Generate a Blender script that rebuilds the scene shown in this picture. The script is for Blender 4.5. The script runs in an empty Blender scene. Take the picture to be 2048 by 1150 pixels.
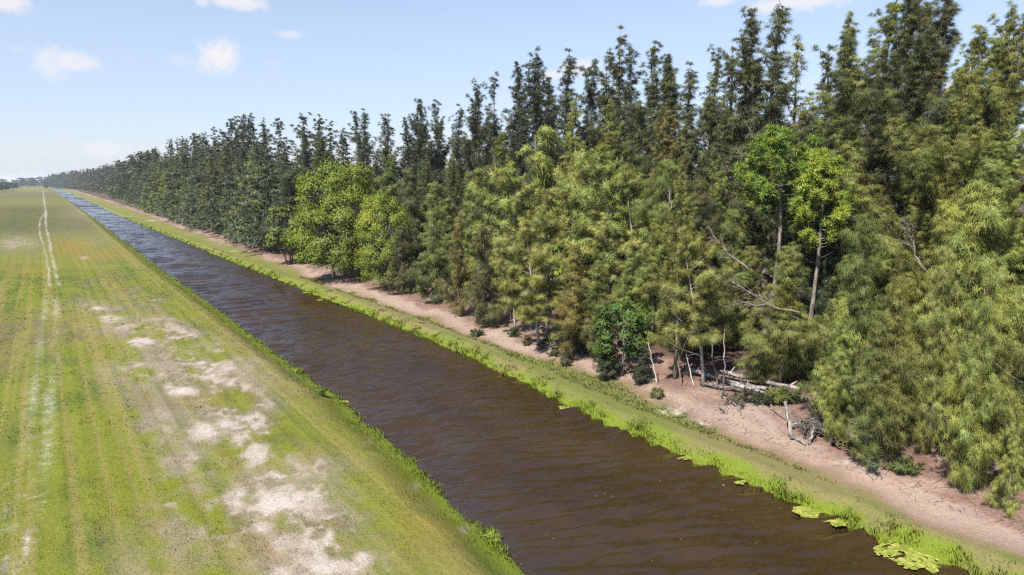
import bpy, math, random
import numpy as np
from mathutils import Vector

# ------------------------------------------------------------------ basics
S = bpy.context.scene
COL = S.collection
RNG = np.random.default_rng(11)
random.seed(5)
CAM_H = 12.0
F_PX = 1365.0
PITCH = math.atan((575 - 361.5) / F_PX)
_d = ((82 - 1024) / F_PX, math.cos(PITCH) - (361.5 - 575) / F_PX * math.sin(PITCH))
_d = ((82 - 1024) / F_PX, math.cos(PITCH) + (575 - 361.5) / F_PX * math.sin(PITCH))
YAW = math.atan2(_d[0], _d[1])                 # negative: the canal runs to the left of the view


def ray(px, py):
    """direction in the world (canal along +Y) of a point of the photograph (2048 x 1150)"""
    x = (px - 1024) / F_PX
    y = -(py - 575) / F_PX
    a, b, z = x, math.cos(PITCH) + y * math.sin(PITCH), -math.sin(PITCH) + y * math.cos(PITCH)
    c, s = math.cos(YAW), math.sin(YAW)
    return np.array([c * a - s * b, s * a + c * b, z])


# ------------------------------------------------------------------ noise (numpy)
def _hash(ix, iy, seed):
    h = (ix.astype(np.int64) * 374761393 + iy.astype(np.int64) * 668265263 + seed * 982451653) & 0x7fffffff
    h = (h ^ (h >> 13)) * 1274126177 & 0x7fffffff
    h = h ^ (h >> 16)
    return (h & 0xffff) / 65535.0


def vnoise(x, y, seed=0):
    x = np.asarray(x, float); y = np.asarray(y, float)
    ix = np.floor(x); iy = np.floor(y)
    fx = x - ix; fy = y - iy
    fx = fx * fx * (3 - 2 * fx); fy = fy * fy * (3 - 2 * fy)
    a = _hash(ix, iy, seed); b = _hash(ix + 1, iy, seed)
    c = _hash(ix, iy + 1, seed); d = _hash(ix + 1, iy + 1, seed)
    return (a * (1 - fx) + b * fx) * (1 - fy) + (c * (1 - fx) + d * fx) * fy


def fbm(x, y, seed=0, octv=4):
    s = 0; amp = .5; tot = 0
    for k in range(octv):
        s = s + amp * vnoise(x * 2 ** k, y * 2 ** k, seed + k * 17); tot += amp; amp *= .55
    return s / tot


def ss(e0, e1, v):
    t = np.clip((v - e0) / (e1 - e0), 0, 1)
    return t * t * (3 - 2 * t)


# ------------------------------------------------------------------ terrain profile
def edge_left(y):
    y = np.asarray(y, float)
    b = np.interp(y, [5, 16, 18, 20.5, 24, 28, 35, 42, 56, 77, 100, 130, 180, 265, 435, 755],
                  [10.5, 11.25, 11.5, 11.75, 12.05, 12.3, 12.7, 12.5, 12.6, 12.65, 12.4, 12.6, 12.7, 13.3, 13.5, 13.2])
    return b + .14 * (fbm(y * .5, y * 0, 3) - .5) * 2 + .12 * (vnoise(y * 1.1, y * 0, 5) - .5) * 2


def edge_right(y):
    y = np.asarray(y, float)
    b = np.interp(y, [5, 9, 16, 24, 35, 45, 58, 76, 102, 132, 170, 213, 308, 460],
                  [22.6, 22.5, 22.35, 22.2, 23.0, 23.35, 23.25, 23.0, 22.6, 22.4, 21.9, 21.5, 21.3, 21.9])
    return b + .1 + .16 * (fbm(y * .5, y * 0 + 9, 4) - .5) * 2 + .15 * (vnoise(y * .9, y * 0, 6) - .5) * 2


MOUNDS = [(27.7, 19.6, 1.5, 1.2, .45), (30.5, 17.2, 1.3, 1.2, .3), (26.3, 13.1, 1.5, 1.3, .25), (27.4, 33.0, 1.3, 1.3, .45),
          (28.6, 30.2, 1.5, 2.0, .3), (31, 41, 1.6, 2.5, .3), (31.5, 52, 2, 3, .4), (30.6, 11.5, 2.5, 2.5, .3)]


def height(x, y):
    x = np.asarray(x, float); y = np.asarray(y, float)
    t = edge_left(y) - x
    left = np.where(t > 0, .9 * ss(0, 2.4, t) + .06 * ss(0, .25, t), np.maximum(-1.2, t * .9))
    left = left + np.where(t > 1, (fbm(x * .35, y * .2, 8) - .5) * .12 * ss(1, 4, t), 0)
    u = x - edge_right(y)
    right = np.where(u > 0, .42 * ss(0, .9, u) + .13 * ss(0, .22, u) + .35 * ss(2.0, 5.0, u) + .75 * ss(5.0, 10.0, u),
                     np.maximum(-1.2, u * .9))
    right = right + np.where(u > 1.5, (fbm(x * .45, y * .4, 12) - .5) * .3 * ss(1.5, 5, u), 0)
    for mx, my, sx, sy, hh in MOUNDS:
        right = right + hh * np.exp(-((x - mx) / sx) ** 2 - ((y - my) / sy) ** 2)
    h = np.where(x < 17.8, left, right)
    c = ss(1290, 1330, y)
    return np.where((c > 0) & (h < .9), h * (1 - c) + .8 * c, h)


def gz(x, y):
    return float(height(x, y))


def on_ground(px, py, dz=0.0):
    d = ray(px, py)
    z = .8
    for _ in range(12):
        t = (z - CAM_H) / d[2]
        x, y = d[0] * t, d[1] * t
        z = gz(x, y) + dz
    return x, y, z


def at_row(px, py, X):
    d = ray(px, py)
    t = X / d[0]
    return X, d[1] * t, CAM_H + d[2] * t


# ------------------------------------------------------------------ mesh builder
class MB:
    def __init__(self):
        self.v = []; self.t = []; self.q = []; self.n = 0; self.nm = []; self.tint = []

    def add(self, v, tris=None, quads=None, nm=None, tint=None):
        v = np.asarray(v, float).reshape(-1, 3)
        self.v.append(v)
        if tris is not None and len(tris): self.t.append(np.asarray(tris, int) + self.n)
        if quads is not None and len(quads): self.q.append(np.asarray(quads, int) + self.n)
        self.nm.append(np.zeros_like(v) if nm is None else nm)
        self.tint.append(np.full(len(v), .5) if tint is None else tint)
        self.n += len(v)

    def tube(self, pts, rad, sides=6, cap=True, tint=.5):
        pts = np.asarray(pts, float); rad = np.asarray(rad, float)
        n = len(pts)
        T = np.gradient(pts, axis=0)
        T /= np.linalg.norm(T, axis=1)[:, None] + 1e-9
        ref = np.array([.31, .17, .93]) if abs(T[0, 2]) < .9 else np.array([1., .05, .02])
        A = np.cross(T, ref); A /= np.linalg.norm(A, axis=1)[:, None] + 1e-9
        B = np.cross(T, A)
        ang = np.arange(sides) / sides * 2 * np.pi
        ring = pts[:, None] + rad[:, None, None] * (np.cos(ang)[None, :, None] * A[:, None] + np.sin(ang)[None, :, None] * B[:, None])
        v = ring.reshape(-1, 3)
        i = np.arange(n - 1)[:, None] * sides; j = np.arange(sides)[None]; k = (j + 1) % sides
        q = np.stack([i + j, i + k, i + sides + k, i + sides + j], -1).reshape(-1, 4)
        tr = []
        if cap:
            v = np.vstack([v, pts[0], pts[-1]])
            c0, c1 = n * sides, n * sides + 1
            for a in range(sides):
                b = (a + 1) % sides
                tr += [(c0, b, a), (c1, (n - 1) * sides + a, (n - 1) * sides + b)]
        self.add(v, tr, q, tint=np.full(len(v), tint))

    def build(self, name, mat, parent=None, normals=False, smooth=True, color=None):
        v = np.vstack(self.v)
        t = np.vstack(self.t) if self.t else np.zeros((0, 3), int)
        q = np.vstack(self.q) if self.q else np.zeros((0, 4), int)
        me = bpy.data.meshes.new(name)
        me.vertices.add(len(v)); me.vertices.foreach_set('co', v.astype(np.float32).ravel())
        nl = len(t) * 3 + len(q) * 4
        me.loops.add(nl)
        me.loops.foreach_set('vertex_index', np.concatenate([t.ravel(), q.ravel()]).astype(np.int32))
        me.polygons.add(len(t) + len(q))
        st = np.concatenate([np.arange(len(t)) * 3, len(t) * 3 + np.arange(len(q)) * 4])
        me.polygons.foreach_set('loop_start', st.astype(np.int32))
        me.update(calc_edges=True)
        if smooth:
            me.polygons.foreach_set('use_smooth', np.ones(len(t) + len(q), bool))
        a = me.attributes.new('tint', 'FLOAT', 'POINT')
        a.data.foreach_set('value', np.concatenate(self.tint).astype(np.float32))
        if color is not None:
            a = me.attributes.new('Col', 'FLOAT_COLOR', 'POINT')
            a.data.foreach_set('color', np.hstack([color, np.ones((len(color), 1))]).astype(np.float32).ravel())
        if normals:
            nm = np.vstack(self.nm)
            nm = nm / (np.linalg.norm(nm, axis=1)[:, None] + 1e-9)
            me.normals_split_custom_set_from_vertices(nm.tolist())
        me.materials.append(mat)
        o = bpy.data.objects.new(name, me)
        COL.objects.link(o)
        if parent is not None: o.parent = parent
        return o


def tag(o, label=None, cat=None, group=None, kind=None):
    if label: o['label'] = label
    if cat: o['category'] = cat
    if group: o['group'] = group
    if kind: o['kind'] = kind
    return o


def empty(name, loc=(0, 0, 0), rz=0):
    o = bpy.data.objects.new(name, None); COL.objects.link(o)
    o.empty_display_size = .3
    o.location = loc; o.rotation_euler = (0, 0, rz)
    return o


def unit(a):
    return a / (np.linalg.norm(a, axis=-1, keepdims=True) + 1e-9)


def rvec(rng, n):
    return unit(rng.normal(size=(n, 3)))


# ------------------------------------------------------------------ materials
class NT:
    def __init__(self, tree): self.t = tree; tree.nodes.clear()

    def n(self, typ, **kw):
        nd = self.t.nodes.new(typ)
        ins = kw.pop('ins', {})
        for k, v in kw.items(): setattr(nd, k, v)
        for k, v in ins.items():
            if isinstance(v, bpy.types.NodeSocket): self.t.links.new(v, nd.inputs[k])
            else: nd.inputs[k].default_value = v
        return nd

    def link(self, a, b): self.t.links.new(a, b)

    def math(self, op, a, b=0., c=0., clamp=False):
        nd = self.n('ShaderNodeMath', operation=op, use_clamp=clamp)
        for i, v in enumerate((a, b, c)):
            if isinstance(v, bpy.types.NodeSocket): self.link(v, nd.inputs[i])
            else: nd.inputs[i].default_value = v
        return nd.outputs[0]

    def mix(self, f, a, b, blend='MIX'):
        nd = self.n('ShaderNodeMix', data_type='RGBA', blend_type=blend, clamp_factor=True)
        for i, v in ((0, f), (6, a), (7, b)):
            if isinstance(v, bpy.types.NodeSocket): self.link(v, nd.inputs[i])
            else: nd.inputs[i].default_value = v if i == 0 else (*v, 1) if len(v) == 3 else v
        return nd.outputs[2]

    def noise(self, vec, scale, detail=3, rough=.55):
        nd = self.n('ShaderNodeTexNoise', ins={'Scale': scale, 'Detail': detail, 'Roughness': rough})
        if vec is not None: self.link(vec, nd.inputs['Vector'])
        return nd.outputs['Fac']

    def ramp(self, v, lo, hi, a=0., b=1., smooth=True):
        nd = self.n('ShaderNodeMapRange', interpolation_type='SMOOTHSTEP' if smooth else 'LINEAR', clamp=True,
                    ins={'From Min': lo, 'From Max': hi, 'To Min': a, 'To Max': b})
        self.link(v, nd.inputs['Value'])
        return nd.outputs['Result']

    def mapping(self, vec, scale=(1, 1, 1), rot=(0, 0, 0)):
        nd = self.n('ShaderNodeMapping', ins={'Scale': scale, 'Rotation': rot})
        self.link(vec, nd.inputs['Vector'])
        return nd.outputs['Vector']


def new_mat(name):
    m = bpy.data.materials.new(name); m.use_nodes = True
    return m, NT(m.node_tree)


def foliage_mat(name, warm=(1.08, 1.0, .70), cool=(.88, 1.03, 1.05), transl=.25, gloss=.02, rough=.6):
    """leaf colour = the object's own colour, varied tuft by tuft"""
    m, t = new_mat(name)
    oi = t.n('ShaderNodeObjectInfo')
    at = t.n('ShaderNodeAttribute', attribute_name='tint')
    a = t.mix(at.outputs['Fac'], (*cool, 1), (*warm, 1))
    col = t.mix(1.0, oi.outputs['Color'], a, 'MULTIPLY')
    geo = t.n('ShaderNodeNewGeometry')
    nz = t.noise(geo.outputs['Position'], .55, 2)
    val = t.ramp(nz, .3, .7, .78, 1.22)
    hs = t.n('ShaderNodeHueSaturation', ins={'Color': col, 'Value': val})
    col = hs.outputs['Color']
    d = t.n('ShaderNodeBsdfDiffuse', ins={'Color': col, 'Roughness': .3})
    tl = t.n('ShaderNodeBsdfTranslucent', ins={'Color': t.mix(1.0, col, (1.15, 1.1, .7, 1), 'MULTIPLY')})
    g = t.n('ShaderNodeBsdfGlossy', ins={'Color': (.8, .82, .8, 1), 'Roughness': rough})
    m1 = t.n('ShaderNodeMixShader', ins={0: transl, 1: d.outputs[0], 2: tl.outputs[0]})
    m2 = t.n('ShaderNodeMixShader', ins={0: gloss, 1: m1.outputs[0], 2: g.outputs[0]})
    o = t.n('ShaderNodeOutputMaterial'); t.link(m2.outputs[0], o.inputs[0])
    return m


def bark_mat(name, a, b, scale=4.):
    m, t = new_mat(name)
    tc = t.n('ShaderNodeTexCoord')
    v = t.mapping(tc.outputs['Object'], (scale, scale, scale * .3))
    n1 = t.noise(v, 1.5, 5, .65)
    col = t.mix(t.ramp(n1, .35, .68), (*a, 1), (*b, 1))
    bp = t.n('ShaderNodeBump', ins={'Strength': .6, 'Distance': .02, 'Height': n1})
    p = t.n('ShaderNodeBsdfPrincipled', ins={'Base Color': col, 'Roughness': .85, 'Normal': bp.outputs[0]})
    o = t.n('ShaderNodeOutputMaterial'); t.link(p.outputs[0], o.inputs[0])
    return m


def color_attr_mat(name, transl=.3):
    m, t = new_mat(name)
    at = t.n('ShaderNodeAttribute', attribute_name='Col')
    d = t.n('ShaderNodeBsdfDiffuse', ins={'Color': at.outputs['Color']})
    tl = t.n('ShaderNodeBsdfTranslucent', ins={'Color': at.outputs['Color']})
    m1 = t.n('ShaderNodeMixShader', ins={0: transl, 1: d.outputs[0], 2: tl.outputs[0]})
    o = t.n('ShaderNodeOutputMaterial'); t.link(m1.outputs[0], o.inputs[0])
    return m


M_NEEDLE = foliage_mat('needles')
M_LEAF = foliage_mat('leaves', warm=(1.12, 1.0, .6), cool=(.82, 1.0, 1.1), transl=.3, gloss=.02, rough=.6)
M_BARK = bark_mat('pine_bark', (.07, .052, .04), (.20, .175, .15))
M_PALE = bark_mat('pale_bark', (.16, .14, .12), (.33, .30, .265))
M_DEAD = bark_mat('bleached_wood', (.08, .067, .06), (.27, .245, .225))
M_DRY = bark_mat('dry_twigs', (.07, .056, .042), (.18, .15, .118))
M_ROOT = bark_mat('root_wood', (.04, .033, .03), (.13, .115, .105))
M_GRASS = color_attr_mat('grass_blades')

# ------------------------------------------------------------------ needle strands
WIND = np.array([.16, -.20, 0.])


def strands(mb, P, D, n, L, w, droop, spread, rng, axis_xy=None, keep=.55, up=.3, wind=1.0, tint=None):
    """n thin drooping needle strands from every tuft centre P, fanned about D"""
    m = len(P)
    if m == 0: return
    P = np.repeat(P, n, 0); D = np.repeat(D, n, 0)
    tt = np.repeat(rng.random(m) if tint is None else tint, n)
    N = len(P)
    d0 = unit(D * keep + rvec(rng, N) * spread + np.array([0, 0, up]))
    Ls = np.full(m, L) if np.isscalar(L) else np.asarray(L)
    Lr = np.repeat(Ls, n)[:, None]
    l = Lr * rng.uniform(.55, 1.25, (N, 1))
    p0 = P + rvec(rng, N) * Lr * .16
    p1 = p0 + d0 * l * .5
    d1 = unit(d0 + np.array([0, 0, -1.]) * droop * rng.uniform(.6, 1.3, (N, 1)) + WIND * wind)
    p2 = p1 + d1 * l * .55
    ax = np.zeros((N, 3)) if axis_xy is None else np.repeat(axis_xy, n, 0)
    out = unit(P - ax)
    nm = unit(d0 * .35 + out * .85 + np.array([0, 0, .30]))
    side = unit(np.cross(d0, rvec(rng, N)))
    g = np.cross(p1 - p0, side)
    side = np.where((np.sum(g * nm, 1) > 0)[:, None], side, -side)
    hw = (w * rng.uniform(.7, 1.3, N) * .5)[:, None]
    # counter-clockwise as seen along the shading normal
    V = np.stack([p0 - side * hw * .6, p0 + side * hw * .6, p1 - side * hw, p1 + side * hw, p2], 1).reshape(-1, 3)
    b = np.arange(N)[:, None] * 5
    T = np.concatenate([b + [2, 3, 4]], 0)
    Q = b + [0, 1, 3, 2]
    # geometric normal of quad (0,1,3,2): (v1-v0)x(v3-v1) = side x along = -(along x side) -> reverse
    Q = Q[:, ::-1]; T = T[:, ::-1]
    mb.add(V, T, Q, np.repeat(nm, 5, 0), np.repeat(np.clip(tt + rng.normal(0, .1, N), 0, 1), 5))


LODS = {0: dict(nt=52, w=.0105, mop=.56, mr=.41, tm=10, L=.46, bsides=4), 1: dict(nt=28, w=.022, mop=.62, mr=.46, tm=8, L=.58, bsides=3),
        2: dict(nt=12, w=.085, mop=.9, mr=.5, tm=4, L=.75, bsides=3), 3: dict(nt=7, w=.28, mop=1.6, mr=.7, tm=2, L=1.3, bsides=3)}


def pine(seed, lod, H, R, base, ascend, dens, prof, lean=0., sway=.02, droop=1.0, spires=0, thin=.15, dead=6, tr=None, trunk_mat=None,
         layered=False, up=.3, L=None, kindtop=False):
    """returns (trunk builder, crown builder) of a feathery pine with its foot at the origin"""
    rng = np.random.default_rng(seed)
    q = LODS[lod]
    LL = L or q['L']
    tb, cb = MB(), MB()
    k = 9
    ts = np.linspace(0, 1, k)
    ph = rng.uniform(0, 6.28, 2)

    def axis(t):
        t = np.asarray(t, float)
        x = lean * H * t ** 1.3 + sway * H * np.sin(t * 4 + ph[0]) * t
        y = sway * H * np.sin(t * 3.3 + ph[1]) * t
        return np.stack([x, y, t * H], -1)
    r0 = tr or (.011 * H + .03)
    tb.tube(axis(ts), r0 * (1 - ts * .93) * np.where(ts == 0, 1.35, 1), 7 if lod < 2 else 4)
    nb = int(H * (1 - base) * dens)
    tuftP, tuftD, tuftA, tuftT, tuftL = [], [], [], [], []
    slim = .62 if kindtop else .25
    leaders = [(None, 1.0)]
    az0 = rng.uniform(0, 6.28)
    hole = rng.uniform(0, 100)
    for i in range(nb):
        t = base + (1 - base) * (i + rng.uniform(0, 1)) / nb
        if kindtop: t = base + (1 - base) * ((t - base) / (1 - base)) ** .82
        s = (t - base) / (1 - base)
        az = az0 + i * 2.39996 + rng.normal(0, .35)
        if rng.random() < thin or float(vnoise(hole + math.cos(az) * 1.2 + 3, s * H * .35 + math.sin(az) * 1.2, seed)) < thin * 1.1:
            continue
        Lb = R * prof(s) * rng.choice([.45, .8, 1., 1.4], p=[.25, .3, .27, .18]) * rng.uniform(.85, 1.15)
        if Lb < .25: Lb = .25
        el = math.radians(ascend(s) + rng.normal(0, 9))
        o = axis(t)
        h = np.array([math.cos(az), math.sin(az), 0])
        u = np.linspace(0, 1, 5)
        curve = .35 * (u ** 2) if not layered else .1 * u ** 2
        bend = rng.normal(0, .12)
        pr = np.array([-h[1], h[0], 0])
        pts = o + (h * math.cos(el))[None] * (u * Lb)[:, None] + np.array([0, 0, 1.])[None] * ((u * math.sin(el) + curve * (.5 - .25 * s)) * Lb)[:, None] \
            + pr[None] * (bend * u ** 2 * Lb)[:, None]
        rb = max(.008, r0 * .28 * (1 - .6 * s)) * min(1, Lb / 1.2 + .3)
        if lod < 2 or rng.random() < .3:
            tb.tube(pts, rb * (1 - u * .85), q['bsides'], cap=False)
        # mops: drooping bunches of strands strung along the outer part of the branch
        nm_ = max(1, int(math.ceil(Lb / q['mop'] - .3)))
        for a in (np.linspace(.38, 1.0, nm_) if nm_ > 1 else [.9]):
            x = a * 4; j = min(3, int(x)); f = x - j
            p = pts[j] * (1 - f) + pts[j + 1] * f
            dirn = pts[j + 1] - pts[j]; dirn = dirn / (np.linalg.norm(dirn) + 1e-9)
            rm = q['mr'] * rng.uniform(.65, 1.25) * min(1.15, .55 + .35 * Lb) * (1 - slim * s)
            mt = np.clip(.5 + .2 * rng.normal(), 0, 1)
            for _ in range(max(3, int(q['tm'] * (1 - slim * .75 * s)))):
                tuftL.append(LL * (1 - slim * .6 * s))
                off = rvec(rng, 1)[0] * rm * rng.uniform(.2, 1.) ** .5
                if layered: off[2] *= .4; off[:2] *= 1.25
                off += dirn * rm * rng.uniform(-.9, .7)
                tuftP.append(p + off); tuftD.append(unit(dirn * .6 + off / (rm + 1e-6) * .7))
                tuftA.append(p - np.array([0, 0, rm * .35])); tuftT.append(np.clip(mt + .1 * rng.normal(), 0, 1))
    # the leading tip
    for a in np.linspace(.90, 1.0, 7 if lod < 2 else 3):
        tuftL.append(LL * (.9 - (a - .9) * 4.5) * (.7 if kindtop else 1))
        tuftP.append(axis(a)); tuftD.append(np.array([0, 0, 1.])); tuftA.append(axis(a) - np.array([.01, 0, .2])); tuftT.append(rng.random())
    # bare dead limbs low on the trunk
    for i in range(dead if lod < 2 else 0):
        t = rng.uniform(.12, min(.75, base + .35)); az = rng.uniform(0, 6.28); Lb = R * rng.uniform(.5, 1.15)
        o = axis(t); u = np.linspace(0, 1, 5)
        h = np.array([math.cos(az), math.sin(az), 0]); e = rng.uniform(-.1, .45)
        pts = o + h[None] * (u * Lb)[:, None] + np.array([0, 0, 1.]) * ((e * u + .25 * rng.normal() * u ** 2) * Lb)[:, None] + rng.normal(0, .03, (5, 3))
        tb.tube(pts, .022 * (1 - .8 * u), 3, cap=False)
    P = np.array(tuftP); D = np.array(tuftD); A = np.array(tuftA); T = np.array(tuftT)
    strands(cb, P, D, q['nt'], np.array(tuftL), q['w'], droop, .85, rng, A, up=up, tint=T)
    return tb, cb


def broadleaf(seed, lod, H, R, base=.12, nblob=46, leaf=.2, per=190, stems=1, flat=.9, blob=.9):
    rng = np.random.default_rng(seed)
    tb, cb = MB(), MB()
    cz = H * (base + 1) / 2; rz = H * (1 - base) / 2
    stemtops = []
    for s in range(stems):
        a = rng.uniform(0, 6.28); rr = R * .45 * (s > 0)
        u = np.linspace(0, 1, 6)
        foot = np.array([math.cos(a) * rr * .5, math.sin(a) * rr * .5, 0])
        top = np.array([math.cos(a) * rr * 1.3, math.sin(a) * rr * 1.3, H * rng.uniform(.65, .85)])
        pts = foot + (top - foot) * u[:, None] + rng.normal(0, .06, (6, 3)) * u[:, None] * R * .5
        r0 = .018 * H + .03 if stems == 1 else .008 * H + .02
        tb.tube(pts, r0 * (1 - .8 * u), 6)
        stemtops.append(pts)
    cs = []
    for i in range(nblob):
        d = rvec(rng, 1)[0]
        rad = rng.uniform(.35, 1) ** .45
        sq = 1 - .25 * max(0, -d[2])
        hv = d[:2] / (np.linalg.norm(d[:2]) + 1e-6); hr = math.sqrt(max(0, 1 - abs(d[2]) ** (4.5 if d[2] < 0 else 2.2)))
        c = np.array([hv[0] * R * rad * hr, hv[1] * R * rad * hr, cz + d[2] * rz * rad * .93])
        b = blob * R * .30 * rng.uniform(.6, 1.25)
        cs.append((c, b))
        st = stemtops[i % stems]
        o = st[min(5, max(1, int(c[2] / H * 5)))]
        u = np.linspace(0, 1, 4)
        if c[2] > o[2] - H * .2:
            pts = o + (c - o) * u[:, None] + np.array([0, 0, 1.]) * (np.sin(u * 3.14) * -.06 * R)[:, None]
            tb.tube(pts, (.006 * H + .01) * (1 - .8 * u), 3, cap=False)
    for c, b in cs:
        n = int(per * (b / (R * .3)) ** 2)
        d = rvec(rng, n)
        d[:, 2] = np.where(d[:, 2] < -.3, -d[:, 2] * .5, d[:, 2])
        p = c + d * b * (rng.uniform(.35, 1.12, n) ** .7)[:, None] * np.array([1, 1, flat])
        p += rng.normal(0, .05 * R, (n, 3)) * .5
        outw = unit(p - np.array([0, 0, cz]))
        nm = unit(d * .7 + outw * .4 + np.array([0, 0, .3]))
        ln = unit(nm * .55 + rvec(rng, n) * .75)
        a = unit(np.cross(ln, rvec(rng, n))); bb = np.cross(ln, a)
        sz = (leaf * rng.uniform(.6, 1.3, n))[:, None]
        V = np.stack([p - a * sz, p - bb * sz * .45 + ln * sz * .1, p + a * sz, p + bb * sz * .45 + ln * sz * .1], 1).reshape(-1, 3)
        flip = np.sum(ln * nm, 1) < 0
        base_i = np.arange(n)[:, None] * 4
        Q = base_i + np.array([0, 1, 2, 3])
        Q[flip] = Q[flip][:, ::-1]
        mbt = np.clip(rng.random() * .7 + .15 + rng.normal(0, .15, n), 0, 1)
        cb.add(V, None, Q, np.repeat(nm, 4, 0), np.repeat(mbt, 4))
    return tb, cb


def slash_pine(seed, H, R, base=.55, nl=20):
    rng = np.random.default_rng(seed)
    tb, cb = MB(), MB()
    u = np.linspace(0, 1, 9)

    def axis(t):
        t = np.asarray(t, float)
        return np.stack([.035 * H * np.sin(t * 3.2), -.03 * H * np.sin(t * 2.1), t * H * .94], -1)
    tb.tube(axis(u), (.0095 * H) * (1 - .8 * u) + .012, 8)
    P, D, A = [], [], []
    for i in range(nl):
        t = base + (1 - base) * (i + .5) / nl
        s = (t - base) / (1 - base)
        az = i * 2.4 + rng.normal(0, .3)
        Lb = R * (.55 + .6 * math.sin(math.pi * min(1, s * 1.05 + .12))) * rng.uniform(.7, 1.15) * (1 - .35 * s)
        h = np.array([math.cos(az), math.sin(az), 0])
        v = np.linspace(0, 1, 5)
        e = .12 + .75 * s
        pts = axis(t) + h * (v * Lb)[:, None] + np.array([0, 0, 1.]) * ((e * v + .28 * v ** 2 - .1 * np.sin(v * 3)) * Lb)[:, None] + rng.normal(0, .05, (5, 3))
        tb.tube(pts, .05 * (1 - .75 * v), 4, cap=False)
        for a in np.linspace(.45, 1.0, 6):
            j = min(3, int(a * 4)); f = a * 4 - j
            p = pts[j] * (1 - f) + pts[j + 1] * f
            for _ in range(2):
                c = p + rng.normal(0, .2, 3) * (1.1 - .3 * a) + np.array([0, 0, .12])
                P.append(c); D.append(unit(c - axis(t) + np.array([0, 0, .5]))); A.append(axis(t))
    for _ in range(8):
        P.append(axis(.98) + rng.normal(0, .3, 3)); D.append(np.array([0, 0, 1.])); A.append(axis(.9))
    P = np.array(P); D = np.array(D); A = np.array(A)
    strands(cb, P, D, 80, .34, .030, .25, 1.0, rng, P - np.array([0, 0, .25]), keep=.35, up=.15, wind=.2)
    for i in range(5):                      # bare lower limbs
        t = rng.uniform(.42, base + .06); az = rng.uniform(0, 6.28); v = np.linspace(0, 1, 5); Lb = R * rng.uniform(.4, .9)
        pts = axis(t) + np.array([math.cos(az), math.sin(az), 0]) * (v * Lb)[:, None] + np.array([0, 0, 1.]) * ((.25 * v + .3 * v ** 2) * Lb)[:, None]
        tb.tube(pts, .03 * (1 - .8 * v), 4, cap=False)
    return tb, cb


# ------------------------------------------------------------------ prototypes
def prof_young(s):
    return (1 - s) ** .72 * (.78 + .22 * math.sin(s * 9)) * (.8 + .2 * min(1, s * 8)) + .03


def prof_col(s):
    return (.55 + .45 * math.sin(min(1, s * 1.3 + .15) * 3.0)) * (1 - s ** 3.0) * .95 + .06


def prof_tall(s):
    return (.45 + .6 * math.sin(min(1., s * 1.1 + .25) * math.pi * .86)) * (1 - .80 * s ** 1.5) + .06


def prof_layer(s):
    return (.6 + .5 * math.sin(s * 3.1)) * (1 - s ** 2.2) + .05


PROTO = {}


def make_proto(kind, lod, var):
    sd = hash((kind, lod, var)) & 0xffff if False else (sum(ord(c) for c in kind) * 131 + lod * 17 + var * 7)
    if kind == 'young':
        H = 10.
        tb, cb = pine(sd, lod, H, 2.7, .02, lambda s: 16 + 38 * s, (7.6, 7.2, 5.4, 2.6)[lod], prof_young, lean=.0, sway=.012, droop=1.7, thin=.13, dead=5)
    elif kind == 'column':
        H = 10.
        tb, cb = pine(sd, lod, H, 1.45, .05, lambda s: 34 + 28 * s, (8, 7.4, 5.2, 2.6)[lod], prof_col, sway=.015, droop=1.8, thin=.12, dead=3)
    elif kind == 'tall':
        H = 22.
        tb, cb = pine(sd, lod, H, 4.9, .10, lambda s: 34 + 38 * s, (6.6, 6.4, 4.8, 1.9)[lod], prof_tall, kindtop=True, lean=.01, sway=.014, droop=1.4, thin=.24, dead=12)
    elif kind == 'spire':
        H = 22.
        tb, cb = pine(sd, lod, H, 3.9, .12, lambda s: 42 + 32 * s, (6.2, 6.0, 4.6, 1.8)[lod], prof_tall, kindtop=True, lean=.02, sway=.018, droop=1.3, thin=.34, dead=10)
    elif kind == 'layered':
        H = 12.
        tb, cb = pine(sd, lod, H, 3.0, .22, lambda s: 8 + 34 * s, (6.6, 6.2, 4.6, 2.)[lod], prof_layer, lean=-.1, sway=.03, droop=.5, thin=.2, dead=9, layered=True, up=.4)
    elif kind == 'broad':
        H = 12.; tb, cb = broadleaf(sd, lod, H, 5.0, -.03, 150, .135, 460, stems=3, blob=.8)
    elif kind == 'shrubtree':
        H = 6.; tb, cb = broadleaf(sd, lod, H, 2.0, .16, 44, .15, 150, stems=3, blob=.85)
    elif kind == 'sapling':
        H = 7.; tb, cb = broadleaf(sd, lod, H, 1.05, .12, 34, .15, 120, stems=1, blob=.95)
    elif kind == 'slash':
        H = 16.; tb, cb = slash_pine(sd, H, 2.5, .68, 26)
    elif kind == 'slash_slim':
        H = 15.; tb, cb = slash_pine(sd, H, 1.5, .60, 20)
    return H, tb, cb


NVAR = {'young': 5, 'column': 3, 'tall': 5, 'spire': 5, 'layered': 4, 'broad': 2, 'shrubtree': 2, 'sapling': 1, 'slash': 1, 'slash_slim': 1}
NAME = {'young': 'pine_tree', 'column': 'pine_tree', 'tall': 'pine_tree', 'spire': 'pine_tree', 'layered': 'pine_tree', 'broad': 'broadleaf_tree',
        'shrubtree': 'broadleaf_tree', 'sapling': 'broadleaf_tree', 'slash': 'slash_pine', 'slash_slim': 'slash_pine'}
USED = {}


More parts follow.
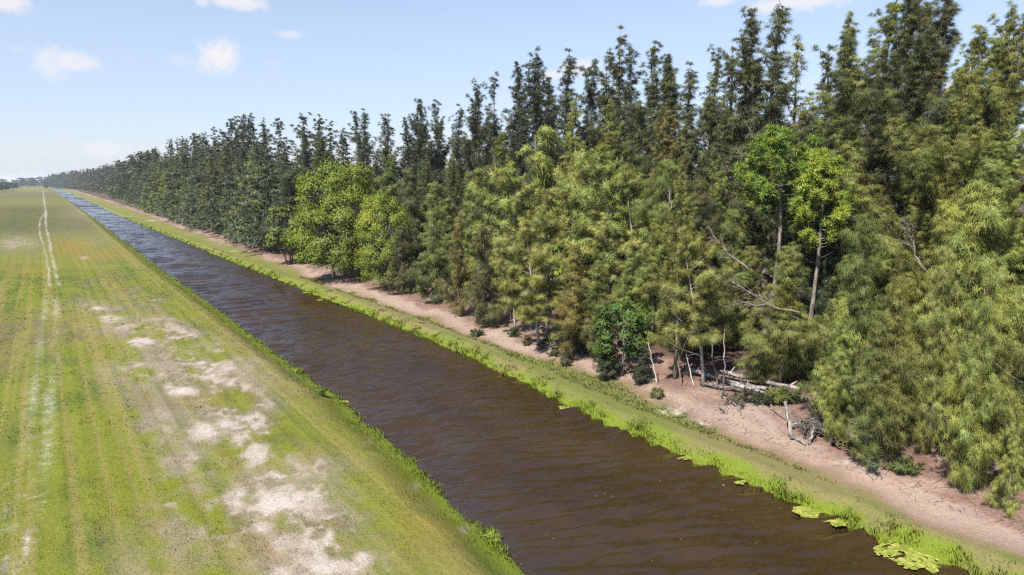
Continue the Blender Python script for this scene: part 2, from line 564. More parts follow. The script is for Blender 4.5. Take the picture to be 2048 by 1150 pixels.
def tree(kind, loc, H, width, rz, tint, label, group=None, lod=None, var=None, lean=(0, 0), bark=None):
    """one tree: an Empty at its foot with a trunk and a crown; meshes of a kind are shared"""
    dist = math.hypot(loc[0], loc[1])
    if lod is None: lod = 0 if dist < 50 else 1 if dist < 115 else 2
    if kind in ('broad', 'shrubtree', 'sapling', 'slash', 'slash_slim'): lod = 0
    if var is None:
        USED[kind] = USED.get(kind, 0) + 1
        var = USED[kind] % NVAR[kind]
    key = (kind, lod, var)
    root = empty(NAME[kind], loc, rz)
    root.rotation_euler = (lean[0], lean[1], rz)
    if key not in PROTO:
        PH, tb, cb = make_proto(*key)
        leafm = M_LEAF if kind in ('broad', 'shrubtree', 'sapling') else M_NEEDLE
        bm = M_PALE if kind in ('layered', 'sapling', 'column') else M_BARK
        a = tb.build('trunk', bm, root); b = cb.build('crown', leafm, root, normals=True)
        PROTO[key] = (PH, a, b)
    else:
        PH, a0, b0 = PROTO[key]
        a = a0.copy(); b = b0.copy()
        for c in (a, b):
            c.parent = root; COL.objects.link(c)
    s = H / PH
    root.scale = (s * width, s * width, s)
    b.color = (*tint, 1)
    tag(root, label, 'tree', group)
    return root

# ================================================================== SETTING: ground sheet
def blob_list(lst):
    """patches of the ground: centre, inverse axes (measured on the ground) and strength"""
    out = []
    for px, py, rx, ry, s in lst:
        x, y, z = on_ground(px, py)
        a = np.array(on_ground(px + rx, py)[:2]) - np.array(on_ground(px - rx, py)[:2])
        b = np.array(on_ground(px, py - ry)[:2]) - np.array(on_ground(px, py + ry)[:2])
        out.append((x, y, np.linalg.inv(np.stack([a / 2, b / 2], 1)), s))
    return out


CA, SA = math.cos(YAW), math.sin(YAW)


def blobs(x, y, lst):
    m = np.zeros_like(x)
    for bx, by, M, s in lst:
        dx = x - bx; dy = y - by
        m = np.maximum(m, s * np.exp(-((M[0, 0] * dx + M[0, 1] * dy) ** 2 + (M[1, 0] * dx + M[1, 1] * dy) ** 2) * .9))
    return m


SAND = blob_list([(545, 1010, 85, 38, 1), (610, 1000, 55, 38, .9), (480, 1000, 36, 34, .9), (520, 1052, 38, 16, .9), (510, 908, 34, 26, .95),
                  (470, 880, 28, 22, .75), (412, 862, 40, 24, .9), (448, 848, 26, 14, .85), (365, 782, 36, 13, 1), (338, 772, 14, 10, .8),
                  (283, 683, 32, 12, 1), (222, 637, 30, 9, .85), (195, 617, 20, 5, .8), (655, 1135, 75, 26, .9), (725, 1118, 26, 18, .8),
                  (560, 1145, 40, 16, .8), (455, 738, 30, 12, .7), (432, 698, 22, 7, .7), (468, 722, 20, 8, .65), (300, 728, 50, 14, .55),
                  (515, 780, 24, 9, .5), (385, 930, 30, 40, .55), (330, 850, 26, 36, .5), (520, 850, 50, 14, .45), (350, 700, 50, 9, .5),
                  (560, 920, 40, 26, .45), (600, 935, 30, 12, .4), (240, 655, 40, 10, .5), (830, 972, 18, 10, .6), (735, 885, 16, 10, .5), (930, 1060, 18, 12, .55), (345, 1010, 26, 10, .5), (315, 600, 40, 4, .35),
                  (258, 444, 10, 1.2, .9), (170, 515, 12, 3, .6), (20, 965, 40, 8, .5), (60, 990, 40, 6, .5), (10, 1040, 30, 40, .5), (55, 1090, 12, 45, .7), (10, 1120, 22, 40, .5),
                  (1345, 822, 45, 11, 1), (1400, 847, 34, 9, .95), (1290, 800, 30, 7, .6), (1670, 925, 70, 12, .75), (1760, 955, 60, 12, .6), (1900, 1010, 60, 14, .5),
                  (1190, 770, 26, 5, .5), (1120, 742, 40, 4, .5), (760, 606, 28, 3, .9), (700, 583, 24, 3, .8), (800, 618, 30, 3, .5), (470, 502, 24, 1.4, 1), (435, 488, 14, 1.1, .7), (305, 441, 22, 1.2, 1),
                  (238, 415, 8, .8, .8), (1560, 850, 50, 26, .45), (1730, 870, 40, 22, .5)])
SOIL = blob_list([(300, 735, 90, 30, .8), (380, 940, 60, 70, .75), (330, 850, 50, 60, .55), (470, 740, 90, 40, .6), (260, 650, 70, 22, .7), (560, 950, 140, 70, .55),
                  (430, 1040, 130, 60, .7), (330, 1120, 90, 60, .5), (620, 1120, 140, 60, .8), (200, 610, 50, 14, .6), (420, 690, 60, 20, .5), (35, 485, 40, 14, .9),
                  (180, 480, 50, 14, .35), (500, 800, 80, 30, .35), (690, 1000, 60, 50, .4), (200, 430, 80, 22, .6), (850, 1010, 40, 40, .2)])
ORANGE = blob_list([(150, 492, 40, 14, .9), (230, 500, 60, 14, .6), (120, 500, 30, 10, .7), (430, 800, 70, 14, .45), (850, 1030, 60, 60, .45), (780, 960, 30, 40, .4),
                    (60, 540, 40, 12, .5), (600, 900, 60, 24, .3), (500, 1090, 80, 40, .35), (250, 1000, 60, 60, .12)])
DARKG = blob_list([(55, 430, 80, 16, .9), (30, 450, 60, 16, .7), (470, 800, 60, 24, .35), (560, 870, 70, 22, .4), (30, 560, 60, 18, .3), (430, 770, 40, 14, .3), (640, 1060, 50, 24, .35), (230, 560, 60, 30, .35), (300, 590, 50, 24, .45)])


def px_track(pts):
    w = [on_ground(px, py) for px, py in pts]
    w.sort(key=lambda p: p[1])
    return np.array([p[1] for p in w]), np.array([p[0] for p in w])


TRACKS = [(px_track([(118, 572), (112, 545), (103, 505), (97, 475), (92, 455), (91, 440), (92, 425), (88, 400), (86, 380)]), .25, .95),
          (px_track([(99, 572), (98, 545), (92, 510), (86, 488), (80, 470), (79, 452), (80, 440), (91, 424), (89, 405)]), .17, 1.0),
          (px_track([(112, 600), (113, 640), (108, 700), (104, 750), (97, 830), (84, 920), (70, 1000), (56, 1080), (44, 1150)]), .42, .62),
          (px_track([(92, 600), (84, 650), (80, 700), (72, 760), (58, 850), (38, 930), (15, 1010), (-10, 1100)]), .42, .56),
          (px_track([(152, 590), (148, 700), (146, 850), (142, 1000), (137, 1150)]), .1, .28),
          (px_track([(175, 600), (184, 700), (196, 850), (208, 1000), (215, 1150)]), .12, .24)]

C_LIME = np.array([.112, .126, .015]); C_GREEN = np.array([0.066, 0.091, 0.015]); C_YEL = np.array([0.147, 0.130, 0.038]); C_ORG = np.array([0.168, 0.118, 0.021])
C_BROWN = np.array([0.105, 0.082, 0.046]); C_SOIL = np.array([0.227, 0.185, 0.143]); C_DKG = np.array([0.038, 0.054, 0.015]); C_LITTER = np.array([.160, .098, .077]); C_BERM = np.array([.262, .200, .160])
C_DRYG = np.array([0.130, 0.118, 0.046]); C_FLUSH = np.array([.106, .138, .015])


def ground_color(x, y):
    """albedo (n,3) and sand amount (n) of the ground at x, y"""
    x = np.asarray(x, float); y = np.asarray(y, float)
    f1 = fbm(x * .55, y * .28, 21, 4); f2 = fbm(x * 1.6, y * .9, 31, 3); f3 = fbm(x * .13, y * .05, 41, 3)
    st = fbm(x * 2.2, y * .035, 51, 3)

    def mix(c, d, m): return c * (1 - m[:, None]) + np.asarray(d) * m[:, None]
    t = edge_left(y) - x
    c = np.tile(C_LIME, (len(x), 1))
    c = mix(c, C_GREEN, ss(.42, .68, f1) * .85)
    c = mix(c, C_YEL, ss(.45, .7, f3) * .55)
    c = mix(c, C_BROWN, ss(.5, .75, f2 * .5 + f3 * .5) * .75 * ss(0, 3, t))
    mid = ss(3.0, 4.5, t) * ss(11.6, 9.5, t) * ss(110, 60, y)
    c = mix(c, C_BROWN * .5 + C_SOIL * .5, np.clip(mid * ss(.40, .66, f1) * .7, 0, 1))
    far = ss(90, 170, y)
    c = mix(c, C_GREEN * .55 + C_BROWN * .6, far * .7 * ss(1.5, 4, t))
    cloud_shade = ss(165, 195, y + (f1 - .5) * 30) * ss(400, 330, y + (f1 - .5) * 60) + .7 * ss(500, 560, y) * ss(880, 760, y)
    c = mix(c, C_YEL * np.array([1.05, 1, .8]), far * ss(.55, .75, vnoise(y * .011, x * .0005, 77)) * .8)
    c = mix(c, np.array([.060, .055, .027]) * (.75 + .5 * f2[:, None]), cloud_shade * .5 * ss(.3, 2.5, t))  # cloud shadow across the far field, painted as darker ground colour
    st2 = fbm(x * 5.5, y * .03, 57, 2)
    c = mix(c, C_GREEN * .95, ss(.55, .68, st2) * ss(1.2, 2.6, t) * ss(180, 80, y) * .4)
    strip = ss(.5, .62, st * .6 + st2 * .4) * ss(.9, 2.2, t) * ss(150, 80, y)
    c = mix(c, C_YEL * 1.1, strip * .75)
    c = mix(c, C_YEL * 1.05, ss(1.2, 1.8, t) * ss(3.6, 2.4, t) * (.3 + .5 * ss(.4, .7, f1)))
    s = np.clip(blobs(x, y, SOIL), 0, 1)
    c = mix(c, C_SOIL * .8 + C_BROWN * .2, s * ss(.3, .62, f2 * .55 + f1 * .45))
    c = mix(c, C_ORG, np.clip(blobs(x, y, ORANGE), 0, 1) * ss(.25, .55, f1))
    c = mix(c, C_DKG, np.clip(blobs(x, y, DARKG), 0, 1) * ss(.36, .6, f2))
    c = mix(c, C_FLUSH, ss(1.35, .35, t + (f2 - .5) * .8))
    ln = np.sin(x * 6.9 + 1.4 * (vnoise(y * .05, x * .2, 13) - .5)) * .6 + np.sin(x * 15.3 + 2.) * .4
    c = c * (1 + (.12 * ln * ss(1.0, 2.5, t) * ss(200, 90, y) * (.3 + 1.2 * vnoise(x * .5, y * .02, 15)))[:, None])
    sand = blobs(x, y, SAND)
    cf = ss(.85, 1.0, np.exp(-((np.hypot(x + 22.5, y - 80) - 17.6) / .5) ** 2))
    tr = np.zeros_like(x)
    for (ty, tx), w, amp in TRACKS:
        inside = ss(ty[0] - 2, ty[0] + 1, y) * ss(ty[-1] + 8, ty[-1] - 2, y)
        ww = w * (1 + .004 * np.clip(y - 60, 0, 400))
        d = np.abs(x - np.interp(y, ty, tx) - .12 * (vnoise(y * .5, y * 0, 9) - .5))
        tr = np.maximum(tr, amp * inside * np.exp(-(d / ww) ** 2) * (.45 + .75 * vnoise(x * 1.5, y * .22, 63)))
    f4 = fbm(x * 3.4, y * 2.0, 47, 3)
    sandL = np.maximum(sand * (.30 + .62 * ss(.32, .62, .5 * f2 + .5 * f4 + (sand - .6) * .3)), tr * .72)
    band = np.exp(-((t - 5.4) / 1.7) ** 2) * ss(72, 48, y)
    sandL = np.maximum(sandL, band * .66 * ss(.47, .68, f4 * .45 + f1 * .55))
    sandL = np.maximum(sandL, s * .55 * ss(.48, .70, f4 * .6 + f2 * .4))
    c = mix(c, C_SOIL * 1.05, ss(.04, .5, np.maximum(sandL - tr, 0)) * .7)
    # right bank
    u = x - edge_right(y)
    ug = np.interp(y, [5, 10, 13, 16, 21, 27, 35, 47, 60, 80, 120, 300], [1.2, 1.4, 2.0, 2.6, 2.9, 3.2, 2.8, 2.6, 2.5, 2.7, 3.6, 6]) + (fbm(x * .3, y * .18, 71) - .5) * 2.2 + (f2 - .5) * 1.0
    r = np.tile(C_DRYG, (len(x), 1))
    r = mix(r, C_GREEN * 1.25, ss(.45, .65, f1) * .6)
    r = mix(r, C_LIME, ss(40, 90, y) * .5 * ss(.35, .6, f2))
    r = mix(r, C_FLUSH, ss(.7, .15, u + (f2 - .5) * 1.0))
    lit = C_LITTER * (.85 + .3 * f1[:, None]) * (1 - .25 * ss(60, 140, y))[:, None]  # farther litter darkened: shade put into its colour
    lit = mix(lit, C_BERM, ss(.42, .66, f2 * .6 + f3 * .4) * .7)
    lit = mix(lit, C_LITTER * .5, ss(.5, .72, f1) * .45)
    m1 = ss(-.7, .5, u - ug)
    r = r * (1 - m1[:, None]) + mix(lit, C_BERM, np.exp(-((u - ug - .9) / .8) ** 2) * (.2 + .55 * ss(130, 60, y))) * m1[:, None]
    r = mix(r, np.array([.055, .036, .028]), ss(7.0, 9.5, u + (f1 - .5) * 3) * .8)  # understory shade painted into the ground colour deep under the trees
    r = mix(r, C_BERM * np.array([.85, .86, .9]), np.exp(-((x - 27.6) / 1.5) ** 2 - ((y - 19.7) / 1.4) ** 2) * .85)
    R = x > 17.8
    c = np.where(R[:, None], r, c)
    sd = np.where(R, .8 * sand * ss(.36, .66, .5 * f2 + .5 * f4 + (sand - .5) * .3), sandL)
    return c, np.clip(sd, 0, 1)


def axis_x():
    a = -5.5; left = []
    st = .5
    v = a
    while v > -4000:
        v -= st; left.append(v); st *= 1.12 if v < -14 else 1.0
    mid = list(np.arange(-5.5, 10.8, .16)) + list(np.arange(10.8, 13.6, .09)) + list(np.arange(13.6, 22, 1.0)) + list(np.arange(22, 24.4, .09)) + list(np.arange(24.4, 34.5, .16))
    v = 34.5; st = .4; right = []
    while v < 4500:
        right.append(v); v += st; st *= 1.08
    return np.array(left[::-1] + mid + right)


def axis_y():
    v = 4.0; o = []
    b = 4.0; st = .4; back = []
    while b > -400:
        b -= st; back.append(b); st *= 1.2
    while v < 9000:
        o.append(v); v += max(.13, .0062 * v)
    return np.array(back[::-1] + o)


gx, gy = axis_x(), axis_y()
X, Y = np.meshgrid(gx, gy)
xf, yf = X.ravel(), Y.ravel()
Z = height(xf, yf)
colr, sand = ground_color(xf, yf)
# the canal ends far off
nx, ny = len(gx), len(gy)
ii = (np.arange(ny - 1)[:, None] * nx + np.arange(nx - 1)[None]).ravel()
gb = MB()
gb.add(np.stack([xf, yf, Z], 1), None, np.stack([ii, ii + 1, ii + nx + 1, ii + nx], 1), tint=sand)

m, t = new_mat('ground_cover')
at = t.n('ShaderNodeAttribute', attribute_name='Col'); sa = t.n('ShaderNodeAttribute', attribute_name='tint')
geo = t.n('ShaderNodeNewGeometry'); pos = geo.outputs['Position']
n1 = t.noise(pos, 2.6, 5, .68); n2 = t.noise(pos, 11., 4, .7); n3 = t.noise(t.mapping(pos, (1.3, .5, 1)), 5.5, 4, .65)
col = at.outputs['Color']
col = t.mix(t.ramp(n2, .42, .68, 0, .45), col, t.mix(1., col, (.48, .47, .42, 1), 'MULTIPLY'))
col = t.mix(t.ramp(n1, .5, .72, 0, .45), col, t.mix(1., col, (1.35, 1.18, .95, 1), 'MULTIPLY'))
col = t.mix(t.ramp(n3, .55, .72, 0, .35), col, t.mix(1., col, (.72, .6, .62, 1), 'MULTIPLY'))
thr = t.math('ADD', sa.outputs['Fac'], t.math('MULTIPLY', t.math('SUBTRACT', t.math('ADD', t.math('MULTIPLY', n1, .4), t.math('MULTIPLY', n2, .6)), .5), 2.6))
sf = t.ramp(thr, .18, 1.08)
sandc = t.mix(n2, (.23, .195, .16, 1), (.43, .39, .355, 1))
col = t.mix(t.math('MULTIPLY', sf, t.ramp(sa.outputs['Fac'], .03, .2)), col, sandc)
bh = t.math('ADD', n2, t.math('MULTIPLY', n1, 1.5))
bp = t.n('ShaderNodeBump', ins={'Strength': .75, 'Distance': .07, 'Height': bh})
p = t.n('ShaderNodeBsdfPrincipled', ins={'Base Color': col, 'Roughness': .95, 'Specular IOR Level': .1, 'Normal': bp.outputs[0]})
o = t.n('ShaderNodeOutputMaterial'); t.link(p.outputs[0], o.inputs[0])
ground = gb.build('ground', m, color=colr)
tag(ground, kind='structure')

# ------------------------------------------------------------------ canal water
m, t = new_mat('canal_water')
geo = t.n('ShaderNodeNewGeometry'); pos = geo.outputs['Position']
sml = t.noise(t.mapping(pos, (1.9, 6.0, 1), (0, 0, math.radians(-18))), 1.0, 3, .6)
gust = t.ramp(t.noise(t.mapping(pos, (.12, .05, 1)), 1.0, 2), .3, .7, .5, 1.3)
hgt = t.math('MULTIPLY', t.math('MULTIPLY', sml, .030), gust)
bp = t.n('ShaderNodeBump', ins={'Strength': 1.0, 'Distance': 1.0, 'Height': hgt})
silt = t.mix(t.ramp(t.noise(t.mapping(pos, (.25, .12, 1)), 1.0, 3), .3, .7), (.023, .0137, .0052, 1), (.031, .0188, .0074, 1))
p = t.n('ShaderNodeBsdfPrincipled', ins={'Base Color': silt, 'Roughness': .05, 'IOR': 1.48, 'Normal': bp.outputs[0]})
o = t.n('ShaderNodeOutputMaterial'); t.link(p.outputs[0], o.inputs[0])

def waves(x, y, lo, hi, n, seed, slope):
    """wind chop running along the canal: many short-crested wave trains"""
    r = np.random.default_rng(seed)
    h = np.zeros_like(x)
    for k in range(n):
        lam = lo * (hi / lo) ** r.random()
        a = math.radians(90 - 14 + r.normal(0, 15)); kk = 2 * math.pi / lam
        ph = kk * (math.cos(a) * x + math.sin(a) * y) + r.uniform(0, 6.28) + .8 * vnoise(x * .3, y * .3, seed + k)
        h += slope * math.sqrt(2 / n) / kk * (np.sin(ph) + .30 * np.cos(2 * ph))
    return h * (.45 + 1.0 * fbm(x * .16, y * .07, seed + 99, 2))


def water_rows():
    y = -40.; o = []
    while y < 1345:
        o.append(y); y += 2.0 if y < 5 else max(.085, .0024 * y)
    return np.array(o)


wy = water_rows(); wx = np.linspace(10.4, 25, 118)
WX, WY = np.meshgrid(wx, wy)
fx_, fy_ = WX.ravel(), WY.ravel()
near_k = ss(90, 50, fy_); mid_k = ss(40, 80, fy_) * ss(420, 240, fy_); far_k = ss(200, 380, fy_)
shore = ss(.0, 1.4, np.minimum(fx_ - 12.0, 23.2 - fx_) + .35)
hz_ = waves(fx_, fy_, .34, 1.7, 34, 5, .31) * near_k + waves(fx_, fy_, 1.0, 2.8, 18, 6, .22) * mid_k + waves(fx_, fy_, 4.5, 11., 16, 7, .19) * far_k
wb = MB()
k = (np.arange(len(wy) - 1)[:, None] * len(wx) + np.arange(len(wx) - 1)[None]).ravel()
wb.add(np.stack([fx_, fy_, hz_ * (.25 + .75 * shore) - .01], 1), None, np.stack([k, k + 1, k + len(wx) + 1, k + len(wx)], 1))
tag(wb.build('canal_water', m), kind='structure')


# ------------------------------------------------------------------ grass (ground cover)
def blades(mb, cols, x, y, z, col, hgt, wid, n, rng, spread=.06, leanx=0.):
    N = len(x)
    x = np.repeat(x, n) + rng.normal(0, spread, N * n); y = np.repeat(y, n) + rng.normal(0, spread, N * n); z = np.repeat(z, n)
    hh = np.repeat(hgt, n) * rng.uniform(.5, 1.25, N * n); w = wid if np.isscalar(wid) else np.repeat(wid, n)
    a = rng.uniform(0, 6.28, N * n)
    dx, dy = np.cos(a), np.sin(a)
    la = rng.uniform(0, 6.28, N * n); lr = rng.uniform(.1, .8, N * n)
    ox = np.cos(la) * lr * hh + leanx * hh; oy = np.sin(la) * lr * hh
    P = np.stack([np.stack([x - dx * w / 2, y - dy * w / 2, z - .02], 1), np.stack([x + dx * w / 2, y + dy * w / 2, z - .02], 1),
                  np.stack([x + ox, y + oy, z + hh], 1)], 1).reshape(-1, 3)
    b = np.arange(N * n)[:, None] * 3
    nm = np.stack([ox * .2 - .25 * hh, oy * .2, hh], 1)
    mb.add(P, b + [0, 1, 2], None, np.repeat(unit(nm), 3, 0))
    c = np.repeat(col, n, 0) * rng.uniform(.65, 1.3, (N * n, 1)) * (1 + rng.normal(0, .06, (N * n, 3)))
    cols.append(np.repeat(np.clip(c, .005, .8), 3, 0))


def bank_grass(side):
    rng = np.random.default_rng(77 + side)
    mb = MB(); cols = []
    for (y0, y1, den, wd, hk) in ((7, 30, 85, .026, 1), (30, 60, 42, .042, 1), (60, 120, 16, .075, 1.05), (120, 260, 5, .16, 1.1)):
        wdt = 1.1 if side == 0 else 1.25
        n = int((y1 - y0) * wdt * den)
        y = rng.uniform(y0, y1, n); u = rng.uniform(-.10, 1, n) ** 1 * wdt
        u = np.where(u < .1, u, u)
        x = edge_left(y) - u if side == 0 else edge_right(y) + u
        c, sd = ground_color(x, y)
        cl = fbm(x * 1.3, y * 1.3, 91 + side, 3)
        k = rng.random(n) < np.clip(1.15 - u / wdt * (1.3 + .5 * side) + (cl - .5) * 2.4, .03, 1)
        x, y, u, c, cl = x[k], y[k], u[k], c[k], cl[k]
        edgy = ss(.8, .0, u)
        hh = (.8 if side == 0 else 1.) * (.05 + .14 * edgy * ss(.3, .65, cl) + (.07 * ss(.5, .75, cl) if side else 0)) * hk
        c = c * (1 - .5 * edgy[:, None]) + C_FLUSH * (.85 + .7 * cl[:, None]) * .5 * edgy[:, None]
        v3 = fbm(x * 2.3, y * 2.3, 191 + side, 2)
        c = c * (1 - .6 * ss(.48, .66, v3)[:, None]) + C_GREEN * 1.1 * .6 * ss(.48, .66, v3)[:, None]
        c = c * (1 - .6 * ss(.42, .25, v3)[:, None]) + C_DRYG * .6 * ss(.42, .25, v3)[:, None]
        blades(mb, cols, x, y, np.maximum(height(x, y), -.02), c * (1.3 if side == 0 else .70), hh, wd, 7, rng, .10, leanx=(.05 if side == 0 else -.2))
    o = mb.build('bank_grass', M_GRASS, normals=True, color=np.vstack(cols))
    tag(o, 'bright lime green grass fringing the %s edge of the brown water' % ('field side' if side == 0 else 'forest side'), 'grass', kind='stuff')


bank_grass(0); bank_grass(1)
rng = np.random.default_rng(5)
mb = MB(); cols = []
for (y0, y1, den, wd, hh) in ((17, 34, 34, .022, .05), (34, 60, 12, .04, .055), (60, 100, 4, .07, .07)):
    xa, xb = -5.0, 12.2
    n = int((y1 - y0) * (xb - xa) * den)
    x = rng.uniform(xa, xb, n); y = rng.uniform(y0, y1, n)
    c, sd = ground_color(x, y)
    cl = fbm(x * 1.1, y * .8, 99, 3)
    k = (sd < .3 + .2 * rng.random(n)) & (rng.random(n) < .25 + 1.1 * ss(.35, .65, cl)) & (edge_left(y) - x > .2)
    x, y, c, cl = x[k], y[k], c[k], cl[k]
    blades(mb, cols, x, y, height(x, y), c * 1.4, hh * (.5 + cl), wd, 5, rng, .07)
tag(mb.build('field_grass', M_GRASS, normals=True, color=np.vstack(cols)), 'short mown grass in tufts over the open field', 'grass', kind='stuff')
mb = MB(); cols = []
n = 9000
y = 7 + 75 * rng.random(n) ** 1.6; u = rng.uniform(1.6, 4.2, n); x = edge_right(y) + u
c, sd = ground_color(x, y)
k = (c[:, 1] > c[:, 0] * .88) & (sd < .35)
x, y, c = x[k], y[k], c[k]
blades(mb, cols, x, y, height(x, y), c, np.full(len(x), .1), .03 + .0004 * y, 5, rng, .08)
tag(mb.build('verge_grass', M_GRASS, normals=True, color=np.vstack(cols)), 'thin dry grass between the lime water edge and the bare path', 'grass', kind='stuff')
# pine litter: fallen twigs and needles on the bare berm
mb = MB(); cols = []
n = 9000
y = 7 + 70 * rng.random(n) ** 1.5; x = edge_right(y) + rng.uniform(2.8, 9.5, n)
N = len(x); a = rng.uniform(0, 3.14, N); L = rng.uniform(.08, .45, N) * rng.choice([1, 1, 1, 2], N); w = rng.uniform(.008, .02, N)
z = height(x, y) + .025
dx, dy = np.cos(a) * L / 2, np.sin(a) * L / 2
z1 = height(x - dx, y - dy) + .03; z2 = height(x + dx, y + dy) + .03
P = np.stack([np.stack([x - dx - dy / L * w, y - dy + dx / L * w, z1], 1), np.stack([x - dx + dy / L * w, y - dy - dx / L * w, z1], 1),
              np.stack([x + dx, y + dy, z2], 1)], 1).reshape(-1, 3)
b = np.arange(N)[:, None] * 3
mb.add(P, b + [0, 1, 2], None, np.tile([0, 0, 1.], (N * 3, 1)))
cc = np.where(rng.random((N, 1)) < .35, np.array([[.30, .26, .23]]), np.array([[.10, .066, .05]])) * rng.uniform(.6, 1.25, (N, 1))
tag(mb.build('pine_litter', M_GRASS, normals=True, color=np.repeat(cc, 3, 0)), 'fallen twigs and needles scattered over the pinkish bare ground', 'litter', kind='stuff')

# ================================================================== TREES
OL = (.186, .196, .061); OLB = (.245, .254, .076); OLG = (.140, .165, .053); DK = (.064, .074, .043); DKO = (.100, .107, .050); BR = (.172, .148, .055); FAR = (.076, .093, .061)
LIME = (.125, .168, .020); LIME2 = (.165, .195, .024); DKL = (.055, .088, .020); SLG = (.165, .245, .05); SLY = (.235, .28, .055)


def jit(c, a=.12):
    k = 1 + random.uniform(-a, a)
    return tuple(v * k * (1 + random.uniform(-.05, .05)) for v in c)


def front(kind, bx, by, ty, w, tint, label, lean=(0, 0), row=None, group=None, tx=None, rz=None):
    """a tree whose foot shows in the photograph at (bx, by) and whose top reaches ty"""
    if row is None: x, y, z = on_ground(bx, by)
    else:
        x, y, _ = at_row(bx, by, row); z = gz(x, y)
    d = ray(bx if tx is None else tx, ty)
    tt = math.hypot(x, y) / math.hypot(d[0], d[1])
    H = CAM_H + d[2] * tt - z
    return tree(kind, (x, y, z - .06), H, w, random.uniform(-.5, .5) if rz is None else rz, jit(tint, .06), label, group, lean=lean)


def top(kind, px, py, row, w, tint, label, group=None, lean=(0, 0)):
    """a tree of the stand placed by its top, standing in the row at distance `row` from the field track"""
    x, y, zt = at_row(px, py, row)
    z = gz(x, y)
    return tree(kind, (x, y, z - .06), zt - z, w, random.uniform(-.6, .6), jit(tint, .1), label, group, lean=lean)

# ---- the front row, right to left
front('young', 2013, 1022, 800, .65, OLB, 'small bright green pine with a pale bare trunk foot at the right edge')
front('young', 1925, 975, 520, .66, OLB, 'big bushy yellow-green pine sweeping down to the bare path, casting shadow on it')
front('young', 2062, 975, 380, .7, OL, 'tall drooping pine cut off by the right edge of the photo')
front('young', 1856, 900, 500, .65, OLB, 'drooping light green pine just left of the biggest bushy pine on the path')
front('column', 1728, 930, 628, 1.0, OLG, 'left and shorter pine of the pair standing out on the bare path')
front('column', 1772, 921, 560, 1.0, OL, 'right and taller pine of the pair standing out on the bare path')
front('column', 1662, 884, 600, .8, OLB, 'slim bright young pine on a thin stem right beside the root heap')
front('young', 1560, 772, 500, 1.25, OL, 'broad drooping olive pine with its skirt hanging over the fallen logs')
front('young', 1705, 815, 440, 1.0, OLG, 'dark shaded pine behind the slim young pine beside the root heap')
front('layered', 1407, 773, 455, .9, OLB, 'leaning pine with a long pale slanting trunk left of the fallen logs', lean=(0, -.06))
front('tall', 1350, 757, 330, .85, OL, 'pine with the thick dark trunk beside the leaning pale one')
front('shrubtree', 1245, 752, 590, .95, DKL, 'dark green leafy tree with glossy leaves at the edge of the stand')
front('young', 1212, 757, 672, 1.5, DK, 'low dark pine bush at the left foot of the dark glossy leafy tree')
front('young', 1283, 766, 688, 1.35, DK, 'low dark pine bush at the right foot of the dark glossy leafy tree')
front('column', 1143, 708, 495, 1.25, BR, 'brownish column-shaped pine on a pale bare foot beside the palmetto clump')
front('column', 1195, 722, 525, 1.3, OLG, 'shadowy column-shaped pine left of the dark glossy leafy tree')
front('sapling', 1094, 668, 474, 1.0, LIME2, 'slender vivid lime broadleaf sapling among the dull pines')
front('layered', 1079, 697, 440, 1.0, OLB, 'leaning pine with feathery flat boughs and a pale trunk left of the palmetto clump', lean=(0, -.05))
front('layered', 1030, 668, 470, .9, OL, 'thin leaning pine with a small dark bush round its pale foot')
front('young', 968, 656, 455, .95, DKO, 'dense dark pine with its skirt on the pink litter, right of a brown-tipped pair')
front('young', 918, 632, 440, .8, BR, 'brown-tipped pine with steep plumes standing at the litter edge')
front('young', 872, 607, 425, 1.0, OLG, 'dark olive pine with a bit of pale trunk showing at the litter edge')
front('young', 805, 588, 455, 1.2, DKO, 'low wide dull olive pine right of the light green broadleaf crown')
front('broad', 690, 556, 318, .92, LIME, 'biggest bright green broadleaf tree, with a broad rounded crown above the water')
front('broad', 770, 578, 385, .62, LIME2, 'lighter lime broadleaf tree tucked against the right side of the biggest one')
front('shrubtree', 585, 527, 405, 1.15, (.085, .10, .018), 'small yellowish broadleaf tree on several thin stems left of the biggest one')
top('slash', 1546, 258, 34.3, 1.25, SLG, 'tall long-needled pine with a vivid green puffy crown on a bare grey trunk')
top('slash_slim', 1636, 296, 34.0, 1.2, SLY, 'slimmer long-needled pine with a yellow-lime crown beside the vivid green one')
front('young', 1610, 820, 690, .9, OLG, 'little pine tucked behind the pale upright pole', row=33.5)

front('young', 1590, 790, 560, 1.1, DK, 'deep-shaded pine closing the dark hollow above the right end of the log stack', row=34.6)
front('young', 1648, 800, 600, 1.0, DKO, 'shaded pine in the hollow behind the broken stump', row=33.6)
front('young', 1530, 775, 590, 1.0, DK, 'dark low pine behind the middle of the log stack', row=35.2)

